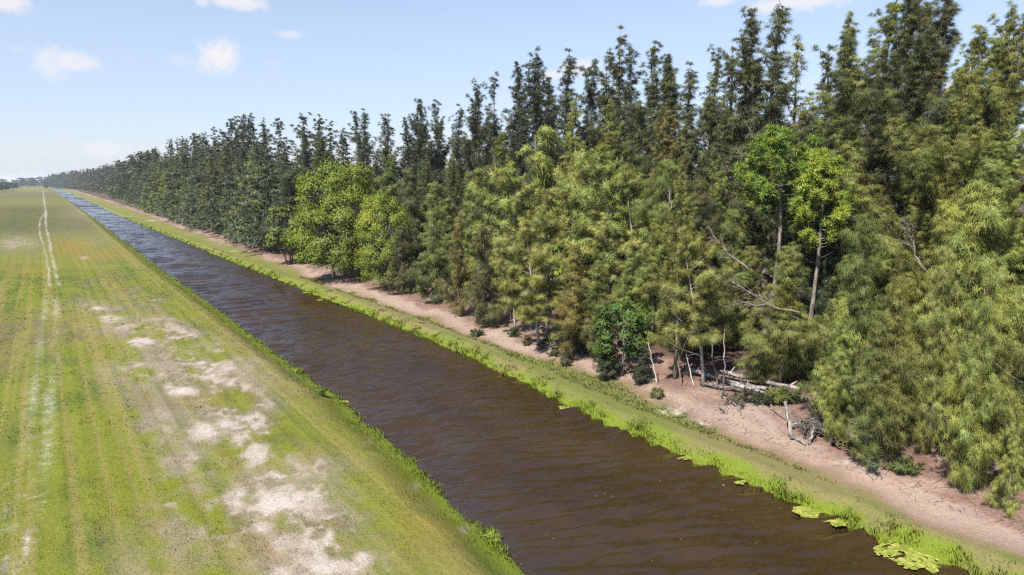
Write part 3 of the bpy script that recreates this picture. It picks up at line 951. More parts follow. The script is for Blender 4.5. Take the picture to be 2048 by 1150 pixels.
# ---- the second storey: rounded light tops seen above the front row
MID = [(1000, 285, 37, 'tall', OL, 'olive pine whose feathery top stands in front of the dark pines left of centre'),
       (955, 345, 34.5, 'young', OLG, 'half-height green pine left of the light feathery tops near the centre'),
       (1040, 326, 34.5, 'layered', OLB, 'light feathery pine with upswept boughs directly above the leaning front pines'),
       (905, 325, 36, 'tall', DKO, 'dull olive pine above the brown-tipped pine at the litter edge'),
       (868, 372, 35, 'young', OLG, 'dull half-height pine right of the rounded bright broadleaf crowns'),
       (1095, 260, 37, 'young', OLB, 'pale yellow-green pine with a pointed soft top against the dark stand'),
       (1140, 208, 39, 'tall', OLB, 'tall light green pine, the highest pale top in front of the dark ones'),
       (1215, 212, 39, 'tall', OL, 'olive pine with see-through top right of the highest pale top'),
       (1165, 338, 35, 'layered', OLB, 'pine with tilted pale plumes below the highest pale top'),
       (1108, 388, 33.5, 'layered', OL, 'leafy-looking pale pine just above the lime sapling'),
       (1058, 398, 33, 'layered', OLB, 'flat-boughed bright pine left of the lime sapling'),
       (985, 404, 33, 'young', OL, 'green pine rising straight above the dense dark front pine'),
       (1240, 292, 35, 'layered', OLB, 'large leaning pale pine with a jagged plume edge right of centre'),
       (1290, 335, 35, 'layered', OL, 'olive pine right of the jagged leaning plume'),
       (1330, 228, 39, 'tall', BR, 'brownish tall pine thin enough to show sky behind, right of centre'),
       (1312, 445, 32.5, 'young', OLB, 'bright yellow-green cone-topped pine above the pair of pale trunks'),
       (1222, 430, 33, 'layered', OLB, 'fluffy light pine above the dark glossy leafy tree'),
       (1160, 442, 33, 'young', OLG, 'plain green pine between the lime sapling and the fluffy light pine'),
       (1372, 300, 38, 'tall', DKO, 'dusky pine left of the vivid green puffy crown, its top well below the skyline'),
       (1430, 326, 37, 'tall', OL, 'olive pine touching the left side of the vivid green puffy crown'),
       (1402, 372, 34.5, 'young', DKO, 'dark brownish bush-topped pine below left of the vivid green puffy crown'),
       (1470, 425, 35.5, 'young', OLG, 'shaded pine left of the bare grey trunk of the vivid green puffy pine'),
       (1440, 225, 41, 'tall', DKO, 'dull tall pine straight above the left side of the vivid puffy crown'),
       (1500, 498, 35, 'young', OL, 'pine with pale hanging tips hiding the foot of the vivid green puffy pine'),
       (1588, 492, 35, 'young', OLG, 'low shaded pine between the feet of the two long-needled pines'),
       (1690, 408, 37, 'tall', OL, 'drooping pine right of the yellow-lime long-needled crown'),
       (1745, 318, 39, 'tall', DKO, 'big shadowy pine below the highest spires'),
       (1805, 398, 36.5, 'tall', OL, 'olive pine with hanging tiers below the highest spires'),
       (1722, 470, 34, 'young', OLB, 'yellow-green drooping pine behind the pair on the bare path'),
       (1852, 322, 35.5, 'tall', OL, 'pale olive pine with a gap of sky at its left shoulder near the right edge'),
       (1893, 415, 33.5, 'young', OLB, 'bright tasselled pine rising behind the biggest bushy pine on the path'),
       (1962, 372, 32.5, 'young', OLB, 'shaggy bright pine in the tall yellow-green mass at the right edge'),
       (2005, 262, 34.5, 'tall', OLB, 'tall yellow-green shaggy pine near the right edge, below the skyline tips'),
       (1760, 528, 32.5, 'young', OL, 'half-hidden light pine right behind the taller pine of the path pair'),
       (1822, 555, 31.2, 'young', OLB, 'tasselled light pine between the path pair and the biggest bushy pine'),
       (1500, 330, 40, 'tall', DKO, 'dark pine closing the gap left of the vivid green crown'),
       (1600, 380, 40, 'tall', DK, 'dark pine filling the gap between the two long-needled crowns'),
       (1655, 470, 36, 'young', DK, 'dark low pine below the yellow-lime long-needled crown'),
       (935, 410, 33.5, 'young', OLG, 'deep green pine behind the brown-tipped pine'),
       (835, 440, 33.5, 'young', DKO, 'dull brown-green pine behind the low wide olive one'),
       (1360, 505, 33.5, 'layered', OL, 'feathery pine crossed by the pale dead branches'),
       (1260, 520, 31.5, 'young', OLG, 'green pine standing close behind the dark glossy leafy tree'),
       (1420, 560, 32.2, 'young', DK, 'deep-shaded pine under the pale dead branches'),
       (1015, 520, 31.5, 'young', DKO, 'shadowed pine filling the space behind the leaning pale trunks')]
for px, py, row, kind, tint, lab in MID:
    k = {'young': 1.15, 'layered': 1.0, 'tall': 1.05}[kind]
    top(kind, px, py, row, k, tint, lab)

# ---- the skyline
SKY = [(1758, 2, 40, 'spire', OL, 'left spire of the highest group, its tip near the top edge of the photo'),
       (1792, -36, 40.5, 'tall', DKO, 'dark thick pine in the highest group, its tip cut off by the top edge'),
       (1836, -45, 41, 'tall', DKO, 'tallest pine of the highest group, with a dark bare stem showing through'),
       (1872, -12, 40, 'spire', DKO, 'right spire of the highest group with ragged hanging tufts'),
       (1704, 44, 39.5, 'spire', OL, 'neat pointed spire just left of the highest group'),
       (1664, 66, 40, 'spire', DKO, 'tilted spire left of the neat pointed one'),
       (1640, 88, 43, 'spire', DKO, 'thin ragged spire with sky on both sides, right of the tall bent one'),
       (1558, 6, 41, 'spire', DKO, 'very tall bent spire reaching almost to the top edge, above the vivid green crown'),
       (1530, 32, 41.5, 'spire', DKO, 'narrow upright spire just left of the very tall bent one'),
       (1494, 80, 42, 'spire', DKO, 'slanting spire, leftmost of the three tall spires above the vivid green crown'),
       (1600, 105, 42.5, 'spire', OL, 'broad plume right of the very tall bent spire'),
       (1456, 92, 44, 'spire', DKO, 'sparse nearly bare pine top with separate tufts against the sky'),
       (1420, 118, 43, 'tall', DKO, 'rounded dark pine top left of the sparse nearly bare one'),
       (1385, 140, 42, 'spire', DKO, 'pointed dark top between the rounded one and the thin dark pole of a pine'),
       (1353, 128, 44, 'spire', DK, 'thin dark pole-like pine top with bright sky beside it'),
       (1328, 126, 42, 'spire', DKO, 'small pointed top left of the thin dark pole-like one'),
       (1300, 100, 42, 'tall', DKO, 'dark plumed top with a second tip, right of the sparse tall one'),
       (1262, 115, 43, 'spire', DK, 'dark plume hugging the right side of the sparse tall top near the centre'),
       (1236, 80, 42.5, 'tall', DKO, 'tall top with loose airy tufts, highest near the centre of the photo'),
       (1205, 130, 42, 'spire', DKO, 'dark narrow top left of the loose airy one'),
       (1182, 150, 42, 'tall', DK, 'low rounded dark top beside the small white cloud'),
       (1131, 110, 41, 'spire', DK, 'dark pine ending in one sharp dart-shaped tip'),
       (1098, 165, 42, 'spire', DK, 'lower dark top just left of the sharp dart-shaped tip'),
       (1062, 120, 41, 'tall', DK, 'bulky dark top left of the sharp dart-shaped tip'),
       (1028, 142, 41.5, 'spire', DK, 'slim dark top leaning left of the bulky dark one'),
       (992, 168, 41, 'spire', DK, 'dark top with hanging tufts beside the deep notch of sky'),
       (955, 180, 41, 'tall', DK, 'wide dark top left of the notch of sky'),
       (932, 186, 42, 'spire', DK, 'narrow dark top at the left shoulder of the wide one'),
       (912, 218, 42, 'spire', DK, 'short dark top right of the round-shouldered cluster'),
       (872, 210, 41, 'tall', DK, 'dark tip on the right of the round-shouldered cluster beside the bright broadleaf trees'),
       (848, 206, 41.5, 'spire', DK, 'highest dark tip of the round-shouldered cluster'),
       (832, 216, 41, 'tall', DK, 'dark tip left in the round-shouldered cluster'),
       (808, 246, 40, 'spire', DK, 'low dark top at the right lip of the sky gap'),
       (772, 244, 41, 'spire', DK, 'right of the four dark pillars above the bright broadleaf crown'),
       (757, 226, 41, 'spire', DK, 'third of the four dark pillars above the bright broadleaf crown'),
       (735, 226, 41.5, 'spire', DK, 'second of the four dark pillars above the bright broadleaf crown'),
       (715, 230, 41, 'spire', DK, 'left of the four dark pillars above the bright broadleaf crown'),
       (688, 268, 41, 'tall', DK, 'lower dark top left of the four dark pillars'),
       (660, 256, 41, 'spire', DK, 'ragged dark top above the left edge of the bright broadleaf crown'),
       (628, 240, 41, 'tall', DK, 'tall dark top left of the ragged one above the bright broadleaf crown'),
       (600, 238, 42, 'tall', DK, 'dark top with a bushy head, highest left of the bright broadleaf crown'),
       (558, 246, 41, 'tall', DK, 'dark pointed top beside the bushy-headed one'),
       (522, 258, 41, 'tall', DK, 'dark top in the dip between two taller groups'),
       (486, 240, 41, 'tall', DK, 'right tip of the dark clump that stands highest left of the dip'),
       (470, 238, 42, 'spire', DK, 'left tip of the dark clump that stands highest left of the dip'),
       (1933, 92, 36, 'tall', OL, 'left of the tall yellow-green tips at the right edge, beside the sky gap'),
       (1966, 56, 37, 'spire', OL, 'middle one of the tall yellow-green tips at the right edge'),
       (2004, 50, 37, 'tall', OL, 'right one of the tall yellow-green tips at the right edge'),
       (2046, 44, 36, 'tall', OL, 'pine whose dark tip is cut by the right edge of the photo'),
       (1905, 190, 43, 'spire', DKO, 'small spire standing low in the sky gap right of the highest group'),
       (1886, 142, 40, 'spire', OL, 'slim olive spire at the right foot of the highest group')]
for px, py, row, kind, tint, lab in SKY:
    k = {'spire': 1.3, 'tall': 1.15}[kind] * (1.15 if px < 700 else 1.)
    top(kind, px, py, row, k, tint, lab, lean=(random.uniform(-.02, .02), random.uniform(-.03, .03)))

# ---- the depth of the stand behind the front row
def zone(y):
    if y < 30: return 'behind the fallen logs and the right-hand pines'
    if y < 60: return 'behind the leaning pale trunks near the centre'
    return 'behind the bright broadleaf trees and dull front pines'


taken = [(o.location.x, o.location.y) for o in COL.objects if o.type == 'EMPTY']
for row, sp in ((34.5, 4.2), (37.5, 4.0), (45.5, 5.5)):
    y = 6.0
    while y < 96:
        x = row + random.uniform(-1, 1); yy = y + random.uniform(-1, 1)
        y += sp * random.uniform(.8, 1.25)
        if min((x - a) ** 2 + (yy - b) ** 2 for a, b in taken) < 3.4: continue
        taken.append((x, yy))
        H = random.uniform(8, 12) if row < 36 else random.uniform(11, 15.5) if row < 40 else random.uniform(12, 16.5)
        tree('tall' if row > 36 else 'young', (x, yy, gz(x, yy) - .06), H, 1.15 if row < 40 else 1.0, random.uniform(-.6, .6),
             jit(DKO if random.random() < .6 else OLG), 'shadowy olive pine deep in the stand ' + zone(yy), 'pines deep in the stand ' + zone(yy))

# ---- the dense row running away along the canal
def front_x(y): return float(np.interp(y, [0, 80, 210, 400, 560, 900, 1300, 1700], [31, 29.6, 29.8, 35, 41, 40, 22, 3]))


def far_label(k, y):
    d = 'just beyond the bright broadleaf trees' if y < 180 else 'in the far shaded stretch'
    return {0: 'grey-green bushy pine at the front of the row ', 1: 'dull half-height pine inside the row ', 2: 'dark tall pine with its tip on the skyline '}[k] + d


nfar = 0
for k, off, sp, hr in ((0, 0, 3.6, (8.5, 13)), (1, 4.0, 4.0, (13, 18)), (2, 8.2, 4.2, (16, 24.5))):
    y = 97.0 if k < 2 else 150
    while y < 345:
        if not (k == 0 and y < 100):
            fx = front_x(y) + off + random.uniform(-.9, .9)
            yy = y + random.uniform(-.8, .8)
            kind = ('young', 'tall', random.choice(['tall', 'spire', 'tall']))[k]
            tint = (random.choice([FAR, OLG, DK, FAR]), random.choice([FAR, DKO, OLG, FAR]), random.choice([DK, DK, FAR]))[k]
            H = random.uniform(*hr)
            tree(kind, (fx, yy, gz(fx, yy) - .06), H, (1.4, 1.3, 1.25)[k] * random.uniform(.85, 1.2), random.uniform(-.6, .6), jit(tint, .15), far_label(k, yy),
                 far_label(k, yy).replace('pine', 'pines', 1), lod=2 if yy > 105 else 1)
            nfar += 1
        y += sp * random.uniform(.75, 1.3) * (1 + max(0, y - 160) * .0025)
print('row trees', nfar)


# ---- the far end of the row and the woods on the horizon: one mass each
def mass(name, label, spots, kinds, tint, seed):
    rng = np.random.default_rng(seed)
    mb = MB(); protos = []
    for kd, v in kinds:
        PH, tb, cb = make_proto(kd, 3, v)
        protos.append((PH, cb))
    for (x, y, H, w) in spots:
        PH, cb = protos[rng.integers(len(protos))]
        s = H / PH; a = rng.uniform(0, 6.28); ca, sa_ = math.cos(a), math.sin(a)
        v = np.vstack(cb.v); n_ = np.vstack(cb.nm); Rm = np.array([[ca, sa_, 0], [-sa_, ca, 0], [0, 0, 1]])
        v = (v * np.array([s * w, s * w, s])) @ Rm + np.array([x, y, gz(x, y)])
        tr = np.vstack(cb.t); qd = np.vstack(cb.q)
        mb.add(v, tr, qd, n_ @ Rm, np.clip(np.concatenate(cb.tint) + rng.normal(0, .2), 0, 1))
    o = mb.build(name, M_NEEDLE, normals=True)
    o.color = (*tint, 1)
    tag(o, label, 'woods', kind='stuff')


spots = []
rng = np.random.default_rng(3)
for k, off, hr in ((0, 0, (9, 14)), (1, 4.5, (14, 19)), (2, 9, (15, 24))):
    y = 345.
    while y < 1750:
        spots.append((front_x(y) + off + rng.uniform(-1, 1), y, rng.uniform(*hr), rng.uniform(1.5, 2.1)))
        y += 4.2 * rng.uniform(.8, 1.3) * (1 + (y - 345) * .001)
mass('far_pines', 'hazy far end of the pine row where it shrinks to the vanishing point', spots, [('young', 0), ('tall', 0), ('tall', 1), ('spire', 0)], (.060, .068, .040), 4)
spots = []
for i in range(420):
    y = rng.uniform(1500, 2300); x = rng.uniform(-1500, 120)
    spots.append((x, y, rng.uniform(11, 20) * (1 + .25 * math.sin(x * .012)), rng.uniform(2.5, 4)))
mass('distant_woods', 'blue hazy line of woods on the left horizon', spots, [('young', 1), ('young', 2)], (.055, .065, .04), 5)

# the dark trees at the far left edge of the field, and the lone tree by the water
for i, (px, py, ty, lab) in enumerate([(4, 384, 366, 'dark rounded tree at the left edge of the photo beyond the field'), (14, 383, 363, 'highest of the dark rounded trees at the far left of the field'),
                                       (24, 381, 364, 'dark rounded tree on the right of the far left clump'), (33, 378, 368, 'smallest dark tree at the right end of the far left clump'),
                                       (-6, 386, 366, 'dark tree half cut by the left edge of the photo')]):
    front('shrubtree', px, py, ty, 1.7, (.03, .045, .018), lab, group=None)
front('shrubtree', 93.5, 379, 362, .8, (.03, .04, .025), 'tiny lone dark tree on the bank where the canal vanishes')

# ================================================================== FALLEN WOOD
def bent(a, b, n=7, sag=.0, wob=.04, rng=RNG):
    a = np.array(a, float); b = np.array(b, float)
    u = np.linspace(0, 1, n)
    L = np.linalg.norm(b - a)
    p = a + (b - a) * u[:, None] + rng.normal(0, wob * L * .3, (n, 3)) * np.sin(u * math.pi)[:, None]
    p[:, 2] += sag * np.sin(u * math.pi)
    return p


def pole(name, a, b, r0, r1, mat, label, cat, group=None, sag=0., twigs=0, wob=.05, seed=0):
    """a single log or bare pole from point a to point b, with stubs where limbs broke off"""
    rng = np.random.default_rng(seed + 900)
    a = np.array(a, float); b = np.array(b, float)
    org = a.copy()
    pts = bent(a, b, 9, sag, wob, rng) - org
    mb = MB()
    mb.tube(pts, np.linspace(r0, r1, 9) * rng.uniform(.88, 1.12, 9), 8)
    for i in range(twigs):
        k = rng.integers(1, 8); o_ = pts[k]
        d = rvec(rng, 1)[0]; d[2] = abs(d[2]) * .8; L = rng.uniform(.12, .5) * (1 + np.linalg.norm(b - a) * .06)
        mb.tube(np.array([o_, o_ + d * L * .5 + rng.normal(0, .02, 3), o_ + d * L]), np.array([r1 * .8, r1 * .5, r1 * .2]) + .004, 5)
    o = mb.build(name, mat)
    o.location = org
    tag(o, label, cat, group)
    return o


def G(px, py, dz=0.): return on_ground(px, py, dz)


def P3(px, py, X):
    """the point of the photograph (px, py) at distance X across the canal"""
    return at_row(px, py, X)


# the stack of fallen trunks behind the mound
LOGS = [((1372, 742), (1545, 800), .10, .07, .15, 'thin grey fallen pole, topmost at the left end of the log stack'),
        ((1440, 758), (1600, 792), .13, .10, .3, 'weathered fallen trunk lying highest in the log stack'),
        ((1480, 775), (1615, 806), .15, .11, .12, 'thickest pale fallen trunk, its cut end at the right of the log stack'),
        ((1462, 782), (1590, 800), .11, .08, .25, 'middle trunk squeezed between the two pale ends of the log stack'),
        ((1400, 772), (1520, 792), .09, .06, .1, 'dark fallen trunk at the front left of the log stack'),
        ((1385, 752), (1480, 778), .07, .05, .25, 'thin branchy pole at the back left of the log stack')]
for i, (a, b, r0, r1, dz, lab) in enumerate(LOGS):
    A = np.array(G(*a)); B = np.array(G(*b)); A[2] += dz + r0 * .7; B[2] += dz + r1 * .7
    pole('fallen_log', A, B, r0, r1, M_DEAD if i in (1, 2, 5) else M_ROOT if i == 4 else M_DEAD, lab, 'log', 'fallen logs behind the sand mound', twigs=5, seed=i, wob=.03)

# the root heap on the path
hx, hy, hz = G(1632, 868)
bp_ = G(1584, 880)
pole('bleached_log', (bp_[0], bp_[1], bp_[2] + .05), P3(1570, 802, bp_[0] + .25), .085, .06, M_DEAD, 'bleached pole standing upright and tilted at the left of the root heap', 'log', twigs=2, seed=21)
a = G(1576, 872); b = G(1611, 893)
pole('bleached_log', (a[0], a[1], a[2] + .12), (b[0], b[1], b[2] + .06), .055, .035, M_DEAD, 'pale bent branch lying lowest in front of the root heap', 'branch', seed=22, wob=.1)
a = G(1618, 890); c = P3(1628, 852, a[0] + .3)
pole('bleached_log', (a[0], a[1], a[2] + .03), c, .06, .045, M_DEAD, 'short bleached forked branch leaning upright against the front of the root heap', 'branch', seed=23, wob=.12, twigs=3)
a = G(1580, 862); b = G(1634, 850)
pole('bleached_log', (a[0], a[1], a[2] + .28), (b[0], b[1], b[2] + .35), .05, .03, M_DEAD, 'long grey branch lying across from the tilted pole to the root heap', 'branch', seed=24, wob=.05)
a = G(1540, 822); b = G(1580, 850)
pole('bleached_log', (a[0], a[1], a[2] + .3), (b[0], b[1], b[2] + .2), .035, .02, M_DEAD, 'thin pale stick sloping down the sand mound', 'branch', seed=25, wob=.06)
a = G(1641, 838); b = P3(1646, 800, a[0] + .5)
pole('tree_stump', (a[0], a[1], a[2] - .05), b, .16, .10, M_DEAD, 'thick broken grey stump standing tilted at the back of the root heap', 'stump', seed=26, twigs=3)
a = G(1635, 812); b = G(1622, 808)
rng = np.random.default_rng(8)
mb = MB()
for i in range(150):
    az = rng.uniform(0, 6.28); L = rng.uniform(.3, 1.15); el = rng.uniform(-.1, 1.1)
    o_ = rng.normal(0, .28, 3) * np.array([1.2, 1.2, .35]) + np.array([0, 0, .3])
    u = np.linspace(0, 1, 5)
    d = np.array([math.cos(az) * math.cos(el), math.sin(az) * math.cos(el), math.sin(el)])
    pts = o_ + d * (u * L)[:, None] + rng.normal(0, .07, (5, 3)) * u[:, None] + np.array([0, 0, -1.]) * (.3 * L * u ** 2)[:, None]
    pts[:, 2] = np.maximum(pts[:, 2], -.02)
    mb.tube(pts, rng.uniform(.012, .045) * (1 - .8 * u), 4, cap=False)
o = mb.build('root_heap', M_ROOT); o.location = (hx, hy, hz)
tag(o, 'dark tangle of torn roots and broken branches heaped on the bare path', 'root heap')
# small debris on the slope left of the mound
DEB = [(1442, 790, 1458, 818, 'forked dead branch lying left of the sand mound'), (1436, 818, 1450, 828, 'little dark dead branch at the foot of the slope left of the sand mound'),
       (1460, 806, 1478, 822, 'short dead twig in the middle of the slope left of the sand mound'), (1476, 800, 1482, 826, 'pale broken branch sticking out of the brush left of the sand mound')]
for i, (x0, y0, x1, y1, lab) in enumerate(DEB):
    a = G(x0, y0); b = G(x1, y1)
    pole('dead_branch', (a[0], a[1], a[2] + .25), (b[0], b[1], b[2] + .04), .045, .02, M_DEAD if i % 2 == 0 else M_ROOT, lab, 'branch', seed=40 + i, twigs=6, wob=.12)


# leaning bare trees and dead limbs, pale against the green
def dead_tree(name, pts_px, r0, r1, label, nbr=22, bl=1.2, seed=0, mat=None, cat='dead tree'):
    rng = np.random.default_rng(seed)
    P = np.array([P3(*p) for p in pts_px])
    root = empty(name, tuple(P[0]))
    P = P - P[0]
    u = np.linspace(0, 1, 9); uu = np.linspace(0, 1, len(P))
    ax = np.stack([np.interp(u, uu, P[:, k]) for k in range(3)], 1) + rng.normal(0, .05, (9, 3)) * (u * (1 - u) * 4)[:, None]
    mb = MB(); mb.tube(ax, r0 + (r1 - r0) * u, 7)
    mb.build('trunk', mat or M_DRY, root)
    br = MB()
    main = unit(ax[-1] - ax[0])
    for i in range(nbr):
        t = rng.uniform(.35, 1); j = min(7, int(t * 8)); o_ = ax[j] + (ax[j + 1] - ax[j]) * (t * 8 - j if t < 1 else 1)
        d = unit(main * .8 + rvec(rng, 1)[0] * .9); L = bl * rng.uniform(.4, 1.2) * (1.15 - .5 * t)
        v = np.linspace(0, 1, 5)
        p = o_ + d * (v * L)[:, None] + np.array([0, 0, 1.]) * (rng.normal(0, .15) * v ** 2 * L)[:, None] + rng.normal(0, .03, (5, 3)) * v[:, None]
        br.tube(p, max(.014, r0 * .3) * (1 - .75 * v), 4, cap=False)
        for q_ in range(3):
            s = rng.integers(1, 4); d2 = unit(d + rvec(rng, 1)[0] * .9)
            L2 = L * rng.uniform(.25, .5)
            br.tube(np.array([p[s], p[s] + d2 * L2 * .5 + rng.normal(0, .03, 3), p[s] + d2 * L2]), np.array([.013, .009, .005]), 3, cap=False)
    br.build('branches', mat or M_DRY, root)
    tag(root, label, cat)
    return root


dead_tree('dead_tree', [(1602, 640, 31.2), (1555, 618, 30.6), (1480, 572, 30.2), (1368, 515, 29.8)], .055, .02, 'upper of the two pale leafless tops lying out over the olive pines', 50, 1.2, 3)
dead_tree('dead_tree', [(1600, 625, 30.6), (1545, 612, 30.2), (1480, 606, 29.9), (1405, 625, 29.5)], .05, .018, 'lower pale leafless top with a spray of thin white twigs', 44, 1.2, 4)
dead_tree('dead_tree', [(1525, 745, 31.2), (1548, 690, 30.8), (1578, 652, 30.5)], .05, .02, 'thin pale bare pole slanting up to the right above the log stack', 6, .7, 5)
dead_tree('dead_tree', [(1500, 540, 33.5), (1455, 505, 33.0), (1425, 470, 32.8)], .07, .025, 'dry pale top with twigs standing above the two leafless ones', 22, 1.1, 6)
dead_tree('dead_tree', [(1335, 440, 33.0), (1342, 415, 33), (1338, 380, 33.2)], .07, .03, 'short bare snag with a white forked head among the light pines', 10, .8, 7)
dead_tree('dead_tree', [(1850, 545, 30.8), (1832, 510, 30.6), (1815, 450, 30.6)], .06, .02, 'grey leafless snag showing through the yellow-green mass near the right edge', 20, .9, 8)

# thin bare saplings along the litter edge
for i, (bx, by, tx_, ty_, lab) in enumerate([(1316, 770, 1296, 684, 'first thin pale sapling stem right of the dark glossy leafy tree'), (1364, 772, 1352, 706, 'thin white sapling stem just right of the thick dark trunk'),
                                             (1389, 775, 1372, 708, 'thin white sapling stem between the thick trunk and the slanting trunk'), (1436, 776, 1420, 655, 'tall thin sapling stem curving left, right of the slanting trunk'),
                                             (1447, 778, 1449, 650, 'straight thin sapling stem next to the curving one'), (1022, 640, 1015, 590, 'thin pale stem behind the bush-footed leaning pine'),
                                             (1062, 655, 1048, 580, 'thin slanting stem behind the flat-boughed leaning pine'), (1113, 690, 1098, 600, 'grey slanting stem behind the palmetto clump'),
                                             (1660, 880, 1657, 800, 'thin dry stem standing in the right side of the root heap')]):
    a = G(bx, by); b = P3(tx_, ty_, a[0] + .1)
    pole('bare_sapling', (a[0], a[1], a[2] - .05), b, .045, .022, M_DRY if i % 2 else M_PALE, lab, 'sapling', seed=60 + i, twigs=2, wob=.04)


# ================================================================== LOW PLANTS
def palmetto(px, py, size, nf, label, tint, seed):
    rng = np.random.default_rng(seed)
    x, y, z = G(px, py)
    root = empty('palmetto', (x, y, z - .02))
    st, lf = MB(), MB()
    for i in range(nf):
        az = i * 2.4 + rng.normal(0, .3); el = rng.uniform(.35, 1.35); L = size * rng.uniform(.6, 1.05)
        d = np.array([math.cos(az) * math.cos(el), math.sin(az) * math.cos(el), math.sin(el)])
        u = np.linspace(0, 1, 4)
        p = d * (u * L * .62)[:, None] + np.array([0, 0, -.12 * L]) * (u ** 2)[:, None]
        st.tube(p, np.full(4, .012), 4, cap=False)
        c = p[-1]; side = unit(np.cross(d, [0, 0, 1.])); upv = np.cross(side, d)
        for j, a in enumerate(np.linspace(-1.25, 1.25, 13)):
            dd = d * math.cos(a) + side * math.sin(a) + upv * rng.uniform(-.05, .15)
            l = L * .5 * (1 - .2 * abs(a)); wv = unit(np.cross(dd, upv)) * .03 * size
            e = c + dd * l + np.array([0, 0, -.12 * l])
            mid = c + dd * l * .5
            lf.add([c, mid - wv, e, mid + wv], None, [[0, 1, 2, 3]], np.tile(unit(upv * .8 + np.array([0, 0, .4])), (4, 1)), np.full(4, rng.random()))
    st.build('stalks', M_PALE, root); b = lf.build('fronds', M_LEAF, root, normals=True); b.color = (*tint, 1)
    tag(root, label, 'palmetto')


palmetto(1104, 694, 1.25, 22, 'fan-leaved palmetto clump between two pale pine trunks on the pink litter', (.13, .15, .035), 1)
palmetto(1122, 706, .85, 14, 'smaller dull palmetto right below the larger clump', (.09, .10, .03), 2)
palmetto(1688, 896, .75, 14, 'small yellow-green palmetto at the path edge right of the root heap', (.17, .17, .04), 3)
palmetto(1700, 884, .7, 7, 'drooping dark-fronded palmetto between the root heap and the pair of pines', (.06, .07, .025), 4)


def shrub(px, py, H, R, tint, label, seed, pine_like=True):
    x, y, z = G(px, py)
    root = empty('shrub', (x, y, z - .03))
    rng = np.random.default_rng(seed)
    sb, cb = MB(), MB()
    P, D = [], []
    for i in range(16):
        az = rng.uniform(0, 6.28); el = rng.uniform(.5, 1.5); L = H * rng.uniform(.5, 1)
        d = np.array([math.cos(az) * math.cos(el) * R / H * 1.5, math.sin(az) * math.cos(el) * R / H * 1.5, math.sin(el)])
        u = np.linspace(0, 1, 4)
        p = d * (u * L)[:, None] + rng.normal(0, .03, (4, 3)) * u[:, None]
        sb.tube(p, .014 * (1 - .7 * u), 4, cap=False)
        for a in (.35, .6, .8, 1.0):
            P.append(d * L * a); D.append(unit(d + rng.normal(0, .3, 3)))
    strands(cb, np.array(P), np.array(D), 26, .26 * (H / .8) ** .5, .022, .4, .9, rng, np.array(P) * 0, wind=.4)
    sb.build('stems', M_ROOT, root); b = cb.build('foliage', M_NEEDLE, root, normals=True); b.color = (*tint, 1)
    tag(root, label, 'shrub')


SHR = [(1315, 796, .55, .4, (.12, .12, .05), 'single small round bush on the bare litter below the sapling stems'), (1026, 674, .75, .5, (.06, .075, .03), 'small dark bush wrapped round the foot of the thin leaning pine'),
       (1053, 690, .6, .35, (.10, .07, .045), 'little brown withered bush left of the flat-boughed leaning pine'), (1132, 716, .7, .55, (.085, .085, .04), 'rounded dusty bush beside the pale foot of the column-shaped pine'),
       (1163, 704, .6, .5, (.09, .075, .045), 'brownish bush behind the column-shaped pine'), (1550, 806, .8, .5, (.14, .15, .035), 'yellow-green bush growing in front of the log stack'),
       (1580, 806, .8, .6, (.07, .085, .03), 'dark green bush right of the yellow-green one in front of the log stack'), (1480, 806, .7, .9, (.075, .065, .045), 'low brown brush pile plant left of the sand mound'),
       (1525, 808, .6, .5, (.05, .06, .03), 'dark low bush at the top of the sand mound'), (1740, 934, .8, .7, (.05, .065, .028), 'dark bush in the shade at the feet of the pair of pines'),
       (1806, 946, .7, .55, (.085, .10, .03), 'small green bush in the shadow right of the pair of pines'), (1645, 812, .8, .6, (.06, .075, .03), 'dark bush behind the broken stump'),
       (1672, 830, .7, .5, (.09, .10, .03), 'green bush under the slim bright young pine'), (955, 672, .5, .5, (.05, .06, .028), 'low dark bush on the pink litter under the dense dark pine'),
       (640, 532, 1.5, 1.6, (.06, .095, .014), 'green bush at the left foot of the biggest broadleaf tree'), (728, 560, 1.2, 1.4, (.055, .08, .014), 'green bush at the right foot of the biggest broadleaf tree'),
       (1105, 712, .35, .3, (.06, .06, .03), 'tiny dark tuft on the litter below the palmetto clump'), (1630, 834, .5, .4, (.06, .065, .03), 'tiny dark tuft between the tilted pole and the broken stump')]
for i, (px, py, H, R, tint, lab) in enumerate(SHR):
    shrub(px, py, H, R, tint, lab, 300 + i)
# weeds hanging over the field-side edge
for i, (px, py, lab) in enumerate([(985, 1078, 'leafy lime weed spilling into the water from the field bank, nearest the bottom edge'), (965, 1045, 'dark-stalked weed standing in the water by the field bank'),
                                   (905, 990, 'rounded lime weed bulging from the field bank'), (596, 745, 'small dark green weed on the field bank beside the blue reflections'), (640, 790, 'lime weed on the field bank, further along than the rounded one')]):
    shrub(px, py, .3, .3, (.16, .21, .03), lab, 400 + i)


# ================================================================== FLOATING PADS
m, t = new_mat('lily_pad')
at = t.n('ShaderNodeAttribute', attribute_name='tint')
c = t.mix(at.outputs['Fac'], (.12, .16, .022, 1), (.28, .265, .06, 1))
p = t.n('ShaderNodeBsdfPrincipled', ins={'Base Color': c, 'Roughness': .38})
o = t.n('ShaderNodeOutputMaterial'); t.link(p.outputs[0], o.inputs[0])
M_PAD = m


